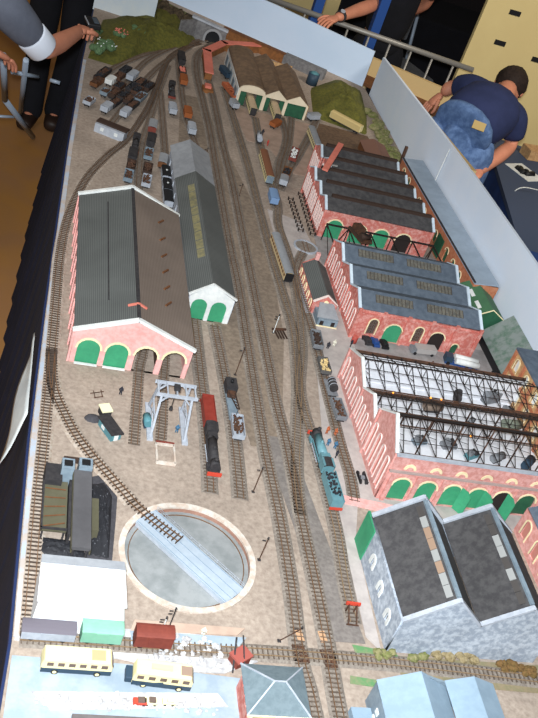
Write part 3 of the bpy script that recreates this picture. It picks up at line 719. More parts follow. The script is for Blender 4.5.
coping(t, [(-.003, .047), (W/2, .078), (W+.003, .047)], .001, ltpink, .008, .004)
for y in (.235,): MB().box((W/2, y, .088), (.014, .014, .026)).build('chimney', pink_brick, t)
pc = MB().slab([(.008, -.075), (.078, -.075), (.078, -.004), (.008, -.004)], .002, .03).build('entrance_block', bluegrey, t)
MB().quadthick((.004, -.066, .031), (.082, -.066, .031), (.068, -.004, .052), (.018, -.004, .052), .004).build('canopy', roof_light, t)
for x in (.022, .062): MB().box((x, -.076, .016), (.012, .003, .016)).build('door', darkin, t)
MB().box((.043, -.0755, .004), (.074, .004, .004)).build('step', cream, t)
MB().slab([(-.02, -.01), (-.003, -.01), (-.003, D+.01), (-.02, D+.01)], .002, .004).build('kerb', ltgrey, t)

# ---- grey stone double-gabled warehouse
t = thing('stone_warehouse', 'big grey stone warehouse with two dark slate gabled roofs', 'warehouse', (.998, 1.307, 0))
W = .388; D = .318
wall(t, [(0, 0), (W, 0), (W, .108), (.295, .190), (.190, .115), (.107, .192), (0, .108)], [], front(0, 0), stone, .008)
wall(t, [(0, 0), (W, 0), (W, .108), (.295, .190), (.190, .115), (.107, .192), (0, .108)], [], front(0, D), stone, .008, name='rear_wall')
wall(t, [(0, 0), (D, 0), (D, .108), (0, .108)], [(.055, .038, .013, .026, 'dark', .010, True), (.135, .04, .013, .026, 'dark', .010, True), (.215, .042, .013, .026, 'dark', .010, True)], side(0, 0), stone, .007, surround=offwhite, name='side_wall')
wall(t, [(0, 0), (D, 0), (D, .108), (0, .108)], [], side(W, 0), stone, .007, name='side_wall')
gable_roof('roof', t, 0, .190, .006, D-.006, .108, .186, .004, roof_c, xr=.107, over=0)
gable_roof('roof', t, .190, W, .006, D-.006, .112, .184, .004, roof_c, xr=.295, over=0)
coping(t, [(-.003, .112), (.107, .197), (.190, .119), (.295, .195), (W+.003, .112)], -.001, ltgrey, .012, .006)
coping(t, [(-.003, .112), (.107, .197), (.190, .119), (.295, .195), (W+.003, .112)], D-.001, ltgrey, .012, .006)
for xr_, e, xl in ((.107, .108, 0), (.295, .112, .190)):
    MB().box((xr_, D/2, .193), (.010, D-.02, .006)).build('ridge_cap', bluegrey, t)
    for i in range(8):
        y = .020+.035*i; u0, u1 = xr_-.022, xr_-.009; sl = (.187-e)/(xr_-xl); z0 = e+.0055+sl*(u0-xl); z1 = e+.0055+sl*(u1-xl)
        MB().quadthick((u0, y, z0), (u1, y, z1), (u1, y+.033, z1), (u0, y+.033, z0), .002).build('rooflight', (M('tan rooflight', (150, 124, 104), .6), M('milky rooflight', (150, 150, 148), .5), M('dirty glass', (70, 66, 64), .4))[(1, 1, 0, 1, 0, 0, 1, 2)[i] if xr_ < .2 else (2, 2, 1, 2, 1, 1, 2, 2)[i]], t)
MB().box((-.004, .262+.04, .055), (.006, .07, .105)).build('green_door', green, t)

# ---- pale blue-grey factory at the bottom right
t = thing('blue_factory', 'pale blue-grey factory with two pitched roofs at the near right edge', 'factory building', (.918, .955, 0))
W = .27; D = .215
wall(t, [(0, 0), (W, 0), (W, .07), (W*.80, .105), (W*.58, .085), (W*.32, .11), (0, .07)], [], front(0, 0), bluegrey, .006)
wall(t, [(0, 0), (W, 0), (W, .07), (W*.80, .105), (W*.58, .085), (W*.32, .11), (0, .07)], [], front(0, D), bluegrey, .006, name='rear_wall')
wall(t, [(0, 0), (D, 0), (D, .07), (0, .07)], [], side(0, 0), bluegrey, .006, name='side_wall'); wall(t, [(0, 0), (D, 0), (D, .07), (0, .07)], [], side(W, 0), bluegrey, .006, name='side_wall')
for i in range(4):
    for k in range(2): MB().box((-.004, .04+.04*i, .02+.022*k), (.003, .014, .012)).build('window', offwhite, t)
for i in range(2): MB().box((-.022, .14+.0*i, .012+.015*i), (.01, .012, .006)).build('wall_box', softblack, t)
pb = M('pale blue sheet', (142, 162, 178), .7, col2=(126, 146, 162), scale=30, fac=.5)
gable_roof('roof', t, 0, W*.58, -.004, D+.004, .071, .11, .003, pb, xr=W*.32, over=.003)
gable_roof('roof', t, W*.58, W, -.004, D+.004, .084, .105, .003, pb, xr=W*.80, over=.003)
MB().slab([(-.05, .02), (-.004, .02), (-.004, D-.03), (-.05, D-.03)], 0, .02).build('side_wing', pb, t)

# ---- signal box with hipped roof
t = thing('signal_box', 'signal box with blue-grey hipped roof and red brick side at the near edge', 'signal box', (.68, 1.13, 0))
w_, d_ = .058, .052
MB().box((0, 0, .022), (2*w_, 2*d_, .044)).build('base', red_brick, t)
MB().box((0, 0, .058), (2*w_-.004, 2*d_-.004, .030)).build('cabin', offwhite, t)
for i in range(4): MB().box((-w_-.0005, -.036+.024*i, .060), (.003, .018, .018)).build('window', glassy, t)
for i in range(4): MB().box((-.04+.027*i, -d_-.0005, .060), (.02, .003, .018)).build('window', glassy, t)
e = .075; r_ = .107; a, b = w_+.010, d_+.008
hr = MB().add([(-a, -b, e), (a, -b, e), (a, b, e), (-a, b, e), (-.012, 0, r_), (.012, 0, r_)], [(0, 1, 5, 4), (1, 2, 5), (2, 3, 4, 5), (3, 0, 4), (3, 2, 1, 0)]).build('roof', M('hip slate', (112, 126, 132), .8, col2=(92, 106, 112), scale=60, fac=.6), t)
mb = MB()
for p, q in (((-a, -b, e), (-.012, 0, r_)), ((a, -b, e), (.012, 0, r_)), ((a, b, e), (.012, 0, r_)), ((-a, b, e), (-.012, 0, r_)), ((-.012, 0, r_), (.012, 0, r_))): mb.bar(p, q, .003, .003)
mb.build('hip_tile', ltgrey, hr)
MB().box((0, -b, .074), (2*a, .003, .004)).build('gutter', cream, t)

# ---- carriage shed with three bays (far)
t = thing('carriage_shed', 'three-bay brown roofed carriage shed with cream gables at the far end', 'carriage shed', (.965, 4.335, 0))
bw = [.0, .128, .235, .345]; D = .50
wall(t, [(0, 0), (.128, 0), (.128, .075)] + [(.064+.064*math.cos(math.pi*i/8), .075+.032*math.sin(math.pi*i/8)) for i in range(1, 8)] + [(0, .075)], [(.064, 0, .108, .072, 'rect', 0)], front(0, 0), cream, .006) if 0 else None
def sq(u0, u1, h): return [(u0, 0), (u1, 0), (u1, h), (u0, h)]
dk = dkgreen
panel('gable_wall', [(0, 0), (.128, 0), (.128, .078)] + [(.064+.064*math.cos(math.pi*i/8), .078+.028*math.sin(math.pi*i/8)) for i in range(1, 8)] + [(0, .078)], [sq(.010, .118, .070)], .006, M('pale gable', (226, 210, 184), .8, col2=(212, 194, 166), scale=50, fac=.4), t, front(0, 0))
panel('gable_wall', [(.128, 0), (.235, 0), (.235, .075), (.185, .112), (.128, .075)], [sq(.136, .228, .068)], .006, M('pale gable', (226, 210, 184), .8, col2=(212, 194, 166), scale=50, fac=.4), t, front(0, 0))
panel('gable_wall', [(.235, 0), (.345, 0), (.345, .07), (.292, .108), (.235, .075)], [sq(.243, .336, .066)], .006, M('pale gable', (226, 210, 184), .8, col2=(212, 194, 166), scale=50, fac=.4), t, front(0, 0))
for u0, u1 in ((.010, .040), (.090, .118), (.136, .158), (.206, .228), (.243, .336)): leaf('door', sq(u0, u1, .066), dkgreen, t, front(0, .002))
panel('side_wall', [(0, 0), (D, 0), (D, .078), (0, .078)], [], .006, offwhite, t, side(0, 0))
for i in range(5): leaf('window', [(.03+.095*i, .015), (.085+.095*i, .015), (.085+.095*i, .06), (.03+.095*i, .06)], bluegrey, t, side(-.004, 0), 0, .002)
panel('side_wall', [(0, 0), (D-.1, 0), (D-.1, .07), (0, .07)], [], .006, tan_brick, t, side(.345, 0))
panel('rear_wall', [(0, 0), (.345, 0), (.345, .07), (0, .07)], [], .006, tan_brick, t, front(0, D))
for (u0, u1, k) in ((0, .128, 'arc'),):
    vs = []; N = 10
    for i in range(N+1): a = math.pi*i/N; vs.append((.064-.066*math.cos(a), .078+.030*math.sin(a)))
    mb = MB()
    for p, q in zip(vs, vs[1:]): mb.quadthick((p[0], .004, p[1]+.002), (q[0], .004, q[1]+.002), (q[0], D, q[1]+.002), (p[0], D, p[1]+.002), .003)
    mb.build('roof', roof_bay, t)
gable_roof('roof', t, .128, .235, .004, D-.03, .074, .108, .003, roof_bay, xr=.185, over=0)
gable_roof('roof', t, .235, .345, .004, D-.08, .070, .105, .003, roof_bay, xr=.292, over=.003)

# ---- long low terrace against the right backdrop
t = thing('brick_terrace', 'long low brown brick terrace with green arched windows along the right backdrop', 'terrace building', (1.690, 2.86, 0))
L_ = 1.06
wall(t, [(0, 0), (L_, 0), (L_, .098), (0, .128)], [(.045+.085*i, .03, .034, .06, 'dkgreen', .004) for i in range(4)] + [(.45+.09*i, .03, .034, .05, 'dkgreen', .004) for i in range(7)], side(0, 0), brown_brick, .008)
MB().box((-.006, .385, .05), (.004, .07, .08)).build('gate', dkgreen, t)
panel('end_wall', [(0, 0), (.095, 0), (.095, .128), (0, .128)], [], .006, brown_brick, t, front(0, 0))
MB().quadthick((-.006, -.004, .129), (.093, -.004, .139), (.093, L_, .109), (-.006, L_, .099), .004).build('roof', M('pale zinc roof', (158, 172, 186), .8, col2=(144, 156, 170), scale=20, fac=.6), t)
coping_x(t, [(0, .131), (L_, .101)], -.003, softblack, .006, .005)
MB().box((-.002, L_+.01, .07), (.012, .012, .16), rx=-.05).build('chimney', iron, t)

# ---- dark green corrugated store
t = thing('green_store', 'green corrugated store with two white rooflights near the right backdrop', 'store shed', (1.650, 2.70, 0))
W = .118; D = .20
panel('wall', [(0, 0), (W, 0), (W, .088), (W/2, .122), (0, .088)], [], .005, dkgreen, t, front(0, 0)); panel('rear_wall', [(0, 0), (W, 0), (W, .088), (W/2, .122), (0, .088)], [], .005, dkgreen, t, front(0, D))
panel('side_wall', [(0, 0), (D, 0), (D, .088), (0, .088)], [], .005, dkgreen, t, side(0, 0)); panel('side_wall', [(0, 0), (D, 0), (D, .088), (0, .088)], [], .005, dkgreen, t, side(W, 0))
gr = M('green sheet roof', (72, 112, 80), .7, col2=(62, 98, 72), scale=40, fac=.5)
gable_roof('roof', t, 0, W, -.003, D+.003, .088, .122, .003, gr)
for y in (.03, .105): MB().quadthick((.018, y, .1020), (.03, y, .1090), (.03, y+.045, .1090), (.018, y+.045, .1020), .002).build('rooflight', offwhite, t)
coping(t, [(0, .091), (W/2, .126), (W, .091)], -.004, cream, .003, .003)

# ---- sloping grey lean-to with black wall
t = thing('lean_to_shed', 'streaky grey lean-to roof with black wall beside the tan building', 'lean-to shed', (1.700, 2.45, 0))
MB().box((.0, .12, .016), (.01, .245, .032)).build('wall', black, t)
MB().quadthick((-.006, 0, .034), (.088, 0, .125), (.088, .24, .125), (-.006, .24, .034), .004).build('roof', M('streaky roof', (128, 136, 132), .8, col2=(88, 112, 96), scale=26, fac=.9, contrast=(.45, .62)), t)

# ---- tan mill at the right edge
t = thing('tan_mill', 'tan brick mill with grey roof and pale windows at the right edge', 'mill building', (1.700, 1.93, 0))
L_ = .50; hh = .150
wall(t, [(0, 0), (L_, 0), (L_, hh), (0, hh)], [(.04+.085*i, z, .028, .045, 'white', .003, True) for i in range(6) for z in (.022, .088)], side(0, 0), tan_brick, .008, surround=cream)
panel('end_wall', [(0, 0), (.09, 0), (.09, hh), (0, hh)], [], .006, tan_brick, t, front(0, L_)); panel('end_wall', [(0, 0), (.09, 0), (.09, hh), (0, hh)], [], .006, tan_brick, t, front(0, 0))
for i in range(7): MB().box((-.006, .0+.0833*i, hh/2), (.008, .012, hh)).build('pilaster', brown_brick, t)
MB().box((-.006, L_/2, .078), (.006, L_, .008)).build('string_course', brown_brick, t)
MB().box((.042, L_/2, hh+.004), (.104, L_+.012, .008)).build('roof', roof_blue, t)

# ---- pink brick building cut by the right edge
t = thing('pink_workshop', 'pink brick workshop with cream arched windows at the right edge behind the stone warehouse', 'workshop', (1.50, 1.50, 0))
L_ = .245
wall(t, [(0, 0), (L_, 0), (L_, .09), (0, .09)], [(.05+.075*i, .02, .032, .058, 'pinkwin', .004, True) for i in range(3)], side(0, 0), pinkC, .008, name='wall')
panel('end_wall', [(0, 0), (.2, 0), (.2, .09), (.1, .13), (0, .09)], [], .006, pinkC, t, front(0, L_)); panel('end_wall', [(0, 0), (.2, 0), (.2, .09), (.1, .13), (0, .09)], [], .006, pinkC, t, front(0, 0))
gable_roof('roof', t, 0, .2, 0, L_, .09, .13, .003, roof_blue, over=.002)

# ---- small huts beyond the upper works
t = thing('grey_hut', 'small grey roofed hut with dark blue end beyond the upper works', 'hut', (1.55, 3.86, 0), .0)
MB().box((0, 0, .025), (.10, .12, .05)).build('walls', bluegrey, t); gable_roof('roof', t, -.05, .05, -.062, .062, .05, .075, .003, roof_light)
t = thing('brown_hut', 'low brown roofed hut at the foot of the right backdrop beyond the grey hut', 'hut', (1.61, 4.07, 0), .0)
MB().box((0, 0, .02), (.12, .16, .04)).build('walls', brown, t); gable_roof('roof', t, -.06, .06, -.082, .082, .04, .06, .003, M('brown sheet', (124, 90, 76), .8))
o = scatter('hedge', bush, (1.70, 1.76, 4.1, 4.65), 60, .012, .026, 9, T); tag(o, 'dark green hedge along the far right backdrop foot', 'hedge', kind='stuff')

# ---- tunnel portal, parapet and coral-roofed wall
q = P(209, 44)
t = thing('tunnel_portal', 'grey stone tunnel mouth with arch beneath the far backdrop', 'tunnel portal', (.905, 5.075, 0), R(-8))
panel('portal_wall', [(-.115, 0), (.075, 0), (.075, .085), (-.115, .11)], [arch(.01, 0, .075, .07)], .02, tunnel_stone, t, front(0, 0))
ringmesh('arch_surround', .01, 0, .075, .07, .012, M('pale voussoir', (150, 150, 152), .9), t, front(0, -.008), full=True)
leaf('tunnel_bore', arch(.01, 0, .073, .069), black, t, front(0, .012))
MB().box((-.02, .0, .1), (.2, .03, .01), ry=.13).build('parapet', ltgrey, t)
t = thing('wing_wall', 'grey stepped wing wall rising left of the tunnel mouth', 'retaining wall', (.82, 5.09, 0), R(40))
MB().box((-.06, 0, .05), (.12, .015, .10)).build('wall_face', tunnel_stone, t)
def lowwall(label, pts, h, w, rw):
    o = Vector(pts[0]); t = thing('covered_footway', label, 'covered footway', (o.x, o.y, 0)); pts = [Vector(p)-o for p in pts]
    a = MB(); b = MB()
    for p, q in zip(pts, pts[1:]):
        a.bar((p.x, p.y, h/2), (q.x, q.y, h/2), w, h, up=(0, 0, 1)) if 0 else None
        d = (q-p); nn = Vector((d.y, -d.x)).normalized()*w/2; e = d.normalized()*w*.3
        a.slab([(p-nn-e)[:2], (q-nn+e)[:2], (q+nn+e)[:2], (p+nn-e)[:2]], 0, h)
        nn2 = nn*rw/w
        b.slab([(p-nn2-e)[:2], (q-nn2+e)[:2], (q+nn2+e)[:2], (p+nn2-e)[:2]], h, h+.006)
    a.build('wall_body', orange, t); b.build('roof', coral, t); return t
lowwall('curved coral-roofed footway bending round the inner end of the main lines', [P(207, 80)[:2], P(205, 58)[:2], P(222, 50)[:2], P(258, 52)[:2]], .038, .034, .044)
t = thing('brick_steps', 'orange brick end block of the coral-roofed footway by the tracks', 'steps', P(207, 91)[:2], 0)
MB().box((0, 0, .008), (.05, .06, .016)).build('lower_step', orange, t); MB().box((0, .01, .022), (.03, .035, .012)).build('upper_step', coral, t)
t = thing('retaining_wall', 'long brown retaining wall under the far backdrop right of the tunnel', 'retaining wall', (1.0, 5.22, 0), R(-29))
MB().box((.17, 0, .025), (.36, .02, .05)).build('wall_face', orange, t); MB().box((.17, 0, .053), (.37, .026, .006)).build('coping', brown, t)
t = thing('retaining_wall', 'grey slab retaining wall under the far backdrop beside the right mound', 'retaining wall', (1.35, 5.05, 0), R(-29))
MB().box((.08, 0, .025), (.24, .05, .05)).build('wall_face', tunnel_stone, t)
t = thing('water_tank', 'round navy blue tank at the edge of the far green mound', 'tank', P(311, 84)[:2], 0)
MB().cyl((0, 0, 0), (0, 0, .06), .03, n=20).build('tank', navyp, t); MB().cyl((0, 0, .06), (0, 0, .068), .026, .012, n=20).build('lid', teal, t)

# ---- coaling plant and white card building
t = thing('coaling_stage', 'dark coaling stage with long grey conveyor roof beside the left edge track', 'coaling stage', (.195, 1.50, 0))
MB().box((.062, .12, .02), (.006, .19, .04)).build('shed_wall', softblack, t)
MB().box((.028, .115, .032), (.056, .155, .006)).build('timber_deck', khaki, t)
mb = MB()
for i in range(5): mb.bar((.004, .045+.03*i, .037), (.052, .06+.026*i, .037), .002)
mb.build('deck_timbers', brown, t)
for x in (.004, .052):
    for y in (.042, .115, .19): MB().box((x, y, .015), (.004, .004, .03)).build('post', softblack, t)
MB().box((.028, .04, .036), (.06, .004, .008)).build('rail_bar', softblack, t); MB().box((.0, .115, .036), (.004, .155, .008)).build('rail_bar', softblack, t)
MB().box((.085, .08, .068), (.042, .24, .010)).build('conveyor_roof', conveyor, t)
for x in (.0645, .1055): MB().box((x, .08, .060), (.003, .24, .014)).build('conveyor_side', khaki, t)
for y in (-.03, .07, .17):
    MB().box((.07, y, .03), (.004, .004, .06)).build('post', softblack, t); MB().box((.10, y, .03), (.004, .004, .06)).build('post', softblack, t)
MB().box((.050, .215, .045), (.030, .035, .06)).build('hopper', bluegrey, t); MB().box((.090, .215, .050), (.032, .032, .068)).build('hopper', bluegrey, t)
for cx_ in (.050, .090): MB().box((cx_, .215, .0855 if cx_ > .06 else .0765), (.020, .018, .003)).build('hopper_mouth', black, t)
MB().box((.020, .205, .028), (.04, .055, .05)).build('side_bunker', softblack, t)
MB().box((.060, .245, .06), (.04, .01, .01)).build('top_beam', louvre, t)
MB().box((.122, .10, .02), (.016, .10, .03)).build('side_bin', khaki, t)
mb = MB()
for _ in range(0): pass
o = mound('coal_heap', 'black coal heap right of the coaling stage by the turntable', [(.31, 1.50), (.355, 1.49), (.362, 1.62), (.365, 1.70), (.345, 1.745), (.31, 1.735)], .014, coal, 'coal heap', seed=11, rough=.004)
o = mound('coal_heap', 'black coal heap between the edge track and the white building', [(.192, 1.50), (.27, 1.47), (.305, 1.50), (.29, 1.545), (.20, 1.545)], .010, coal, 'coal heap', seed=12, rough=.004)
strip('coal_dust_patch', [(.30, 1.49), (.362, 1.49), (.372, 1.62), (.378, 1.72), (.35, 1.77), (.30, 1.75)], coal_dust, 0, .0012)
t = thing('white_building', 'plain white card building with sloping sides beside the edge track', 'card building', (.187, 1.30, 0))
x0_, x1_, y0_, y1_ = .0, .205, -.012, .155
mb = MB().add([(0, -.008, 0), (.20, -.008, 0), (.195, .115, 0), (.008, .115, 0), (.008, .002, .085), (.182, .002, .085), (.176, .100, .100), (.010, .100, .100)], [(0, 1, 5, 4), (1, 2, 6, 5), (2, 3, 7, 6), (3, 0, 4, 7), (3, 2, 1, 0)]).build('walls', whitem, t)
MB().quadthick((.004, -.002, .086), (.188, -.002, .086), (.182, .105, .101), (.006, .105, .101), .003).build('roof', whitem, t)
MB().quadthick((.005, .085, .1015), (.184, .085, .1015), (.181, .106, .103), (.006, .106, .103), .002).build('eave_band', roof_light, t)

# ---- engine hoist gantry
t = thing('engine_hoist', 'grey timber lifting gantry straddling the shed road', 'lifting gantry', (.513, 1.990, 0))
gm = ltgrey; w_ = .044; d_ = .042; h = .122
for sx in (-1, 1):
    for sy in (-1, 1):
        MB().bar((sx*w_*1.05, sy*d_*1.5, 0), (sx*w_*.92, sy*d_*.6, h), .006).build('leg', gm, t)
    MB().bar((sx*w_*1.05, -d_*1.1, .02), (sx*w_*1.0, d_*.9, .055), .003).build('side_brace', gm, t); MB().bar((sx*w_*1.05, d_*1.1, .02), (sx*w_*1.0, -d_*.9, .055), .003).build('side_brace', gm, t); MB().bar((sx*w_, -d_, .05), (sx*w_, d_, .05), .004).build('side_rail', gm, t)
    MB().box((sx*w_*1.08, 0, .003), (.016, .15, .006)).build('foot_beam', gm, t)
for sy in (-1, 1):
    MB().box((0, sy*d_*.62, h), (.112, .006, .008)).build('top_beam', gm, t)
    for sx in (-1, 1): MB().bar((sx*w_*.95, sy*d_*.6, h-.026), (sx*w_*.5, sy*d_*.6, h-.003), .004).build('knee_brace', gm, t)
mb = MB()
for x in (-.05, -.025, 0, .025, .05): mb.bar((x, -d_*.62, h+.004), (x, d_*.62, h+.004), .004)
mb.build('cross_tie', gm, t)
MB().cyl((0, 0, h), (0, 0, .062), .0012, n=6).build('chain', softblack, t); MB().box((0, 0, .058), (.008, .008, .01)).build('hook_block', softblack, t)
MB().box((.0, 0, h+.009), (.016, .02, .010)).build('winch', softblack, t)

# ---- platelayers hut with lean-to
t = thing('workmens_hut', 'small dark roofed green and grey hut by the curved track', 'hut', P(109, 432)[:2], R(28))
MB().box((0, 0, .011), (.030, .068, .022)).build('walls', teal, t); MB().box((0, 0, .0245), (.038, .078, .004), ry=.12).build('roof', softblack, t); MB().box((0, -.0345, .010), (.012, .002, .018)).build('door', offwhite, t); MB().box((-.0155, .01, .012), (.002, .014, .010)).build('window', offwhite, t)
t = thing('yard_store', 'little cream topped block behind the workmens hut', 'store', P(104, 415)[:2], R(20))
MB().box((0, 0, .012), (.026, .028, .022)).build('body', softblack, t); MB().box((0, 0, .025), (.03, .032, .004)).build('cap', M('pale yellow card', (240, 232, 190), .7), t)
t = thing('ash_pit', 'low stone edged inspection pit at the end of the gantry track', 'pit', P(165, 455)[:2], 0)
a_ = MB(); 
for (cx_, cy_, dx, dy) in ((0, .035, .05, .006), (0, -.035, .05, .006), (-.024, 0, .005, .07), (.024, 0, .005, .07)): a_.box((cx_, cy_, .004), (dx, dy, .008))
a_.build('pit_wall', kerbm, t); MB().box((0, 0, .001), (.043, .064, .002)).build('pit_floor', ground, t); MB().box((0, .039, .008), (.05, .004, .006)).build('buffer_beam', brownred, t)

# ---- small well turntable
t = thing('small_turntable', 'small wagon turntable ringed by a pale kerb beside the works', 'wagon turntable', (1.108, 3.105, 0))
def annulus2(r0, r1, z0, z1, nn=36):
    vs = []; fs = []
    for i in range(nn):
        a = 2*math.pi*i/nn; c_, s_ = math.cos(a), math.sin(a); vs += [(r0*c_, r0*s_, z0), (r1*c_, r1*s_, z0), (r1*c_, r1*s_, z1), (r0*c_, r0*s_, z1)]
    for i in range(nn):
        j = (i+1) % nn
        for k in range(4): fs.append((4*i+k, 4*j+k, 4*j+(k+1) % 4, 4*i+(k+1) % 4))
    return MB().add(vs, fs)
annulus2(.041, .048, .001, .007).build('kerb', ltgrey, t); MB().cyl((0, 0, .002), (0, 0, .004), .041, n=36).build('deck', ballast, t); mb = MB(); mb.box((-.008, 0, .005), (.0018, .078, .002)); mb.box((.008, 0, .005), (.0018, .078, .002)); mb.build('rail', railm, t)

# ================================================================== ROLLING STOCK
class wheels:
    """every wheel is an object of its own; wheels of one size share a mesh"""
    cache = {}
    def __init__(s, _mb, xs, z=.0, r=.0065, y=.0095, n=10): s.a = (xs, z, r, y, n)
    def build(s, name, mat, parent):
        xs, z, r, y, n = s.a; name = {'wheels': 'wheel', 'tender_wheels': 'tender_wheel'}.get(name, name)
        for x in xs:
            for s_ in (-1, 1):
                k = (r, n, mat.name)
                if k not in wheels.cache: o = MB().cyl((0, .00125, 0), (0, -.00125, 0), r, n=n).build(name, mat, parent); wheels.cache[k] = o
                else: o = wheels.cache[k].copy(); C.objects.link(o); o.parent = parent; o.name = name
                o.location = (x, s_*(y-.00125), z+r)
RH = .0078   # rail height
# vehicles are built along +x (front), then turned
def steam_loco(label, loc, rz, body, tender=None, cabm=None, trim=red, L=.14, TL=.085, smoke=softblack, grp=None, coalload=True, buff=red):
    t = thing('steam_locomotive', label, 'steam locomotive', (loc[0], loc[1], RH), rz, grp)
    f_ = L/2; cabm = cabm or body
    mb = MB().box((0, 0, .014), (L, .024, .006)); mb.box((0, 0, .009), (L*.85, .012, .008)); mb.build('running_board', softblack, t)
    MB().box((f_, 0, .013), (.004, .034, .010)).build('buffer_beam', buff, t)
    wheels(MB(), [f_*q for q in (.7, .45, .1, -.2, -.5)], r=.0075).build('wheels', black, t)
    MB().cyl((-f_*.35, 0, .027), (f_*.62, 0, .027), .0115, .0105, n=18).build('boiler', body, t)
    MB().cyl((f_*.62, 0, .027), (f_*.88, 0, .027), .0113, n=18).build('smokebox', smoke, t)
    MB().cyl((f_*.75, 0, .037), (f_*.75, 0, .047), .0038, .0045, n=12).build('chimney', smoke, t)
    MB().ball((f_*.18, 0, .038), (.006, .0045, .006), 10, 6).build('dome', body, t)
    MB().box((-f_*.45, 0, .027), (f_*.3, .024, .022)).build('firebox', body, t)
    MB().box((-f_*.78, 0, .029), (f_*.38, .029, .026)).build('cab', cabm, t)
    mb = MB(); r0 = .0162
    for i in range(6):
        a0, a1 = math.pi*(.18+.64*i/6), math.pi*(.18+.64*(i+1)/6)
        mb.quadthick((-f_*.99, r0*math.cos(a0)*1.05, .034+r0*math.sin(a0)*.6), (-f_*.99, r0*math.cos(a1)*1.05, .034+r0*math.sin(a1)*.6), (-f_*.56, r0*math.cos(a1)*1.05, .034+r0*math.sin(a1)*.6), (-f_*.56, r0*math.cos(a0)*1.05, .034+r0*math.sin(a0)*.6), .0015)
    mb.build('cab_roof', softblack, t)
    for s_ in (-1, 1):
        MB().box((f_*.66, s_*.0135, .011), (.022, .006, .009)).build('cylinder', body, t)
        MB().bar((f_*.6, s_*.0125, .008), (-f_*.35, s_*.0125, .0065), .002).build('rod', ltgrey, t)
        MB().box((f_*.05, s_*.0125, .0175), (L*.55, .002, .005)).build('splasher', body, t)
    if tender is not None:
        x1 = -f_-.006-TL/2
        MB().box((x1, 0, .022), (TL, .029, .020)).build('tender', tender, t)
        mb = MB(); mb.box((x1, .0145, .034), (TL, .001, .006)); mb.box((x1, -.0145, .034), (TL, .001, .006)); mb.box((x1-TL/2, 0, .034), (.001, .029, .006)); mb.build('tender_coping', tender, t)
        MB().box((x1, 0, .010), (TL, .018, .006)).build('tender_frame', softblack, t)
        wheels(MB(), [x1+TL*q for q in (-.33, 0, .33)], r=.0068).build('tender_wheels', black, t)
        if coalload:
            mb = MB(); random.seed(int(TL*1e5)+len(label))
            for _ in range(46): mb.ball((x1+random.uniform(-TL*.30, TL*.42), random.uniform(-.011, .011), .033+random.uniform(0, .004)), (.0035, .0035, .003), 5, 4, .25)
            mb.build('tender_coal', coal, t)
        MB().box((x1-TL/2-.002, 0, .012), (.003, .032, .007)).build('rear_buffer_beam', trim, t)
    return t
def wagon(label, loc, rz, col, kind='open', L=.075, load=None, roofm=None, cat='goods wagon', name='goods_wagon', grp=None, h=.022, z=RH):
    t = thing(name, label, cat, (loc[0], loc[1], z), rz, grp); W = .033
    MB().box((0, 0, .011), (L, .022, .005)).build('underframe', softblack, t)
    wheels(MB(), (-L*.3, L*.3), r=.006).build('wheels', black, t)
    if kind == 'open':
        mb = MB(); b = .0135
        mb.box((0, 0, b+.001), (L, W, .002))
        for s_ in (-1, 1): mb.box((0, s_*W/2, b+h*.35), (L, .0015, h*.7)); mb.box((s_*L/2, 0, b+h*.35), (.0015, W, h*.7))
        mb.build('body', col, t)
        if load:
            m2 = MB(); random.seed(len(label))
            for _ in range(40): m2.ball((random.uniform(-L*.42, L*.42), random.uniform(-W*.36, W*.36), b+h*.45+random.uniform(0, .005)), (.005, .004, .0035), 5, 4, .3)
            m2.build('load', load, t)
    elif kind == 'flat':
        MB().box((0, 0, .0145), (L, W, .002)).build('deck', col, t)
        if load: MB().box((0, 0, .022), (L*.8, W*.7, .013)).build('load', load, t)
    elif kind == 'van':
        MB().box((0, 0, .0135+h/2), (L, W, h)).build('body', col, t)
        mb = MB(); r0 = W/2+.0015
        for i in range(6):
            a0, a1 = math.pi*i/6, math.pi*(i+1)/6
            mb.quadthick((-L/2-.001, r0*math.cos(a0), .0135+h+.005*math.sin(a0)), (-L/2-.001, r0*math.cos(a1), .0135+h+.005*math.sin(a1)), (L/2+.001, r0*math.cos(a1), .0135+h+.005*math.sin(a1)), (L/2+.001, r0*math.cos(a0), .0135+h+.005*math.sin(a0)), .0012)
        mb.build('roof', roofm or roof_light, t)
        for s_ in (-1, 1): MB().box((0, s_*(W/2+.0006), .0135+h*.48), (L*.3, .001, h*.85)).build('door', col, t)
    elif kind == 'tank':
        MB().cyl((-L*.45, 0, .026), (L*.45, 0, .026), .012, n=18).build('tank', col, t); MB().cyl((0, 0, .037), (0, 0, .042), .004, n=10).build('filler', softblack, t)
        for x in (-L*.3, L*.3): MB().box((x, 0, .017), (.004, .022, .012)).build('saddle', softblack, t)
    return t
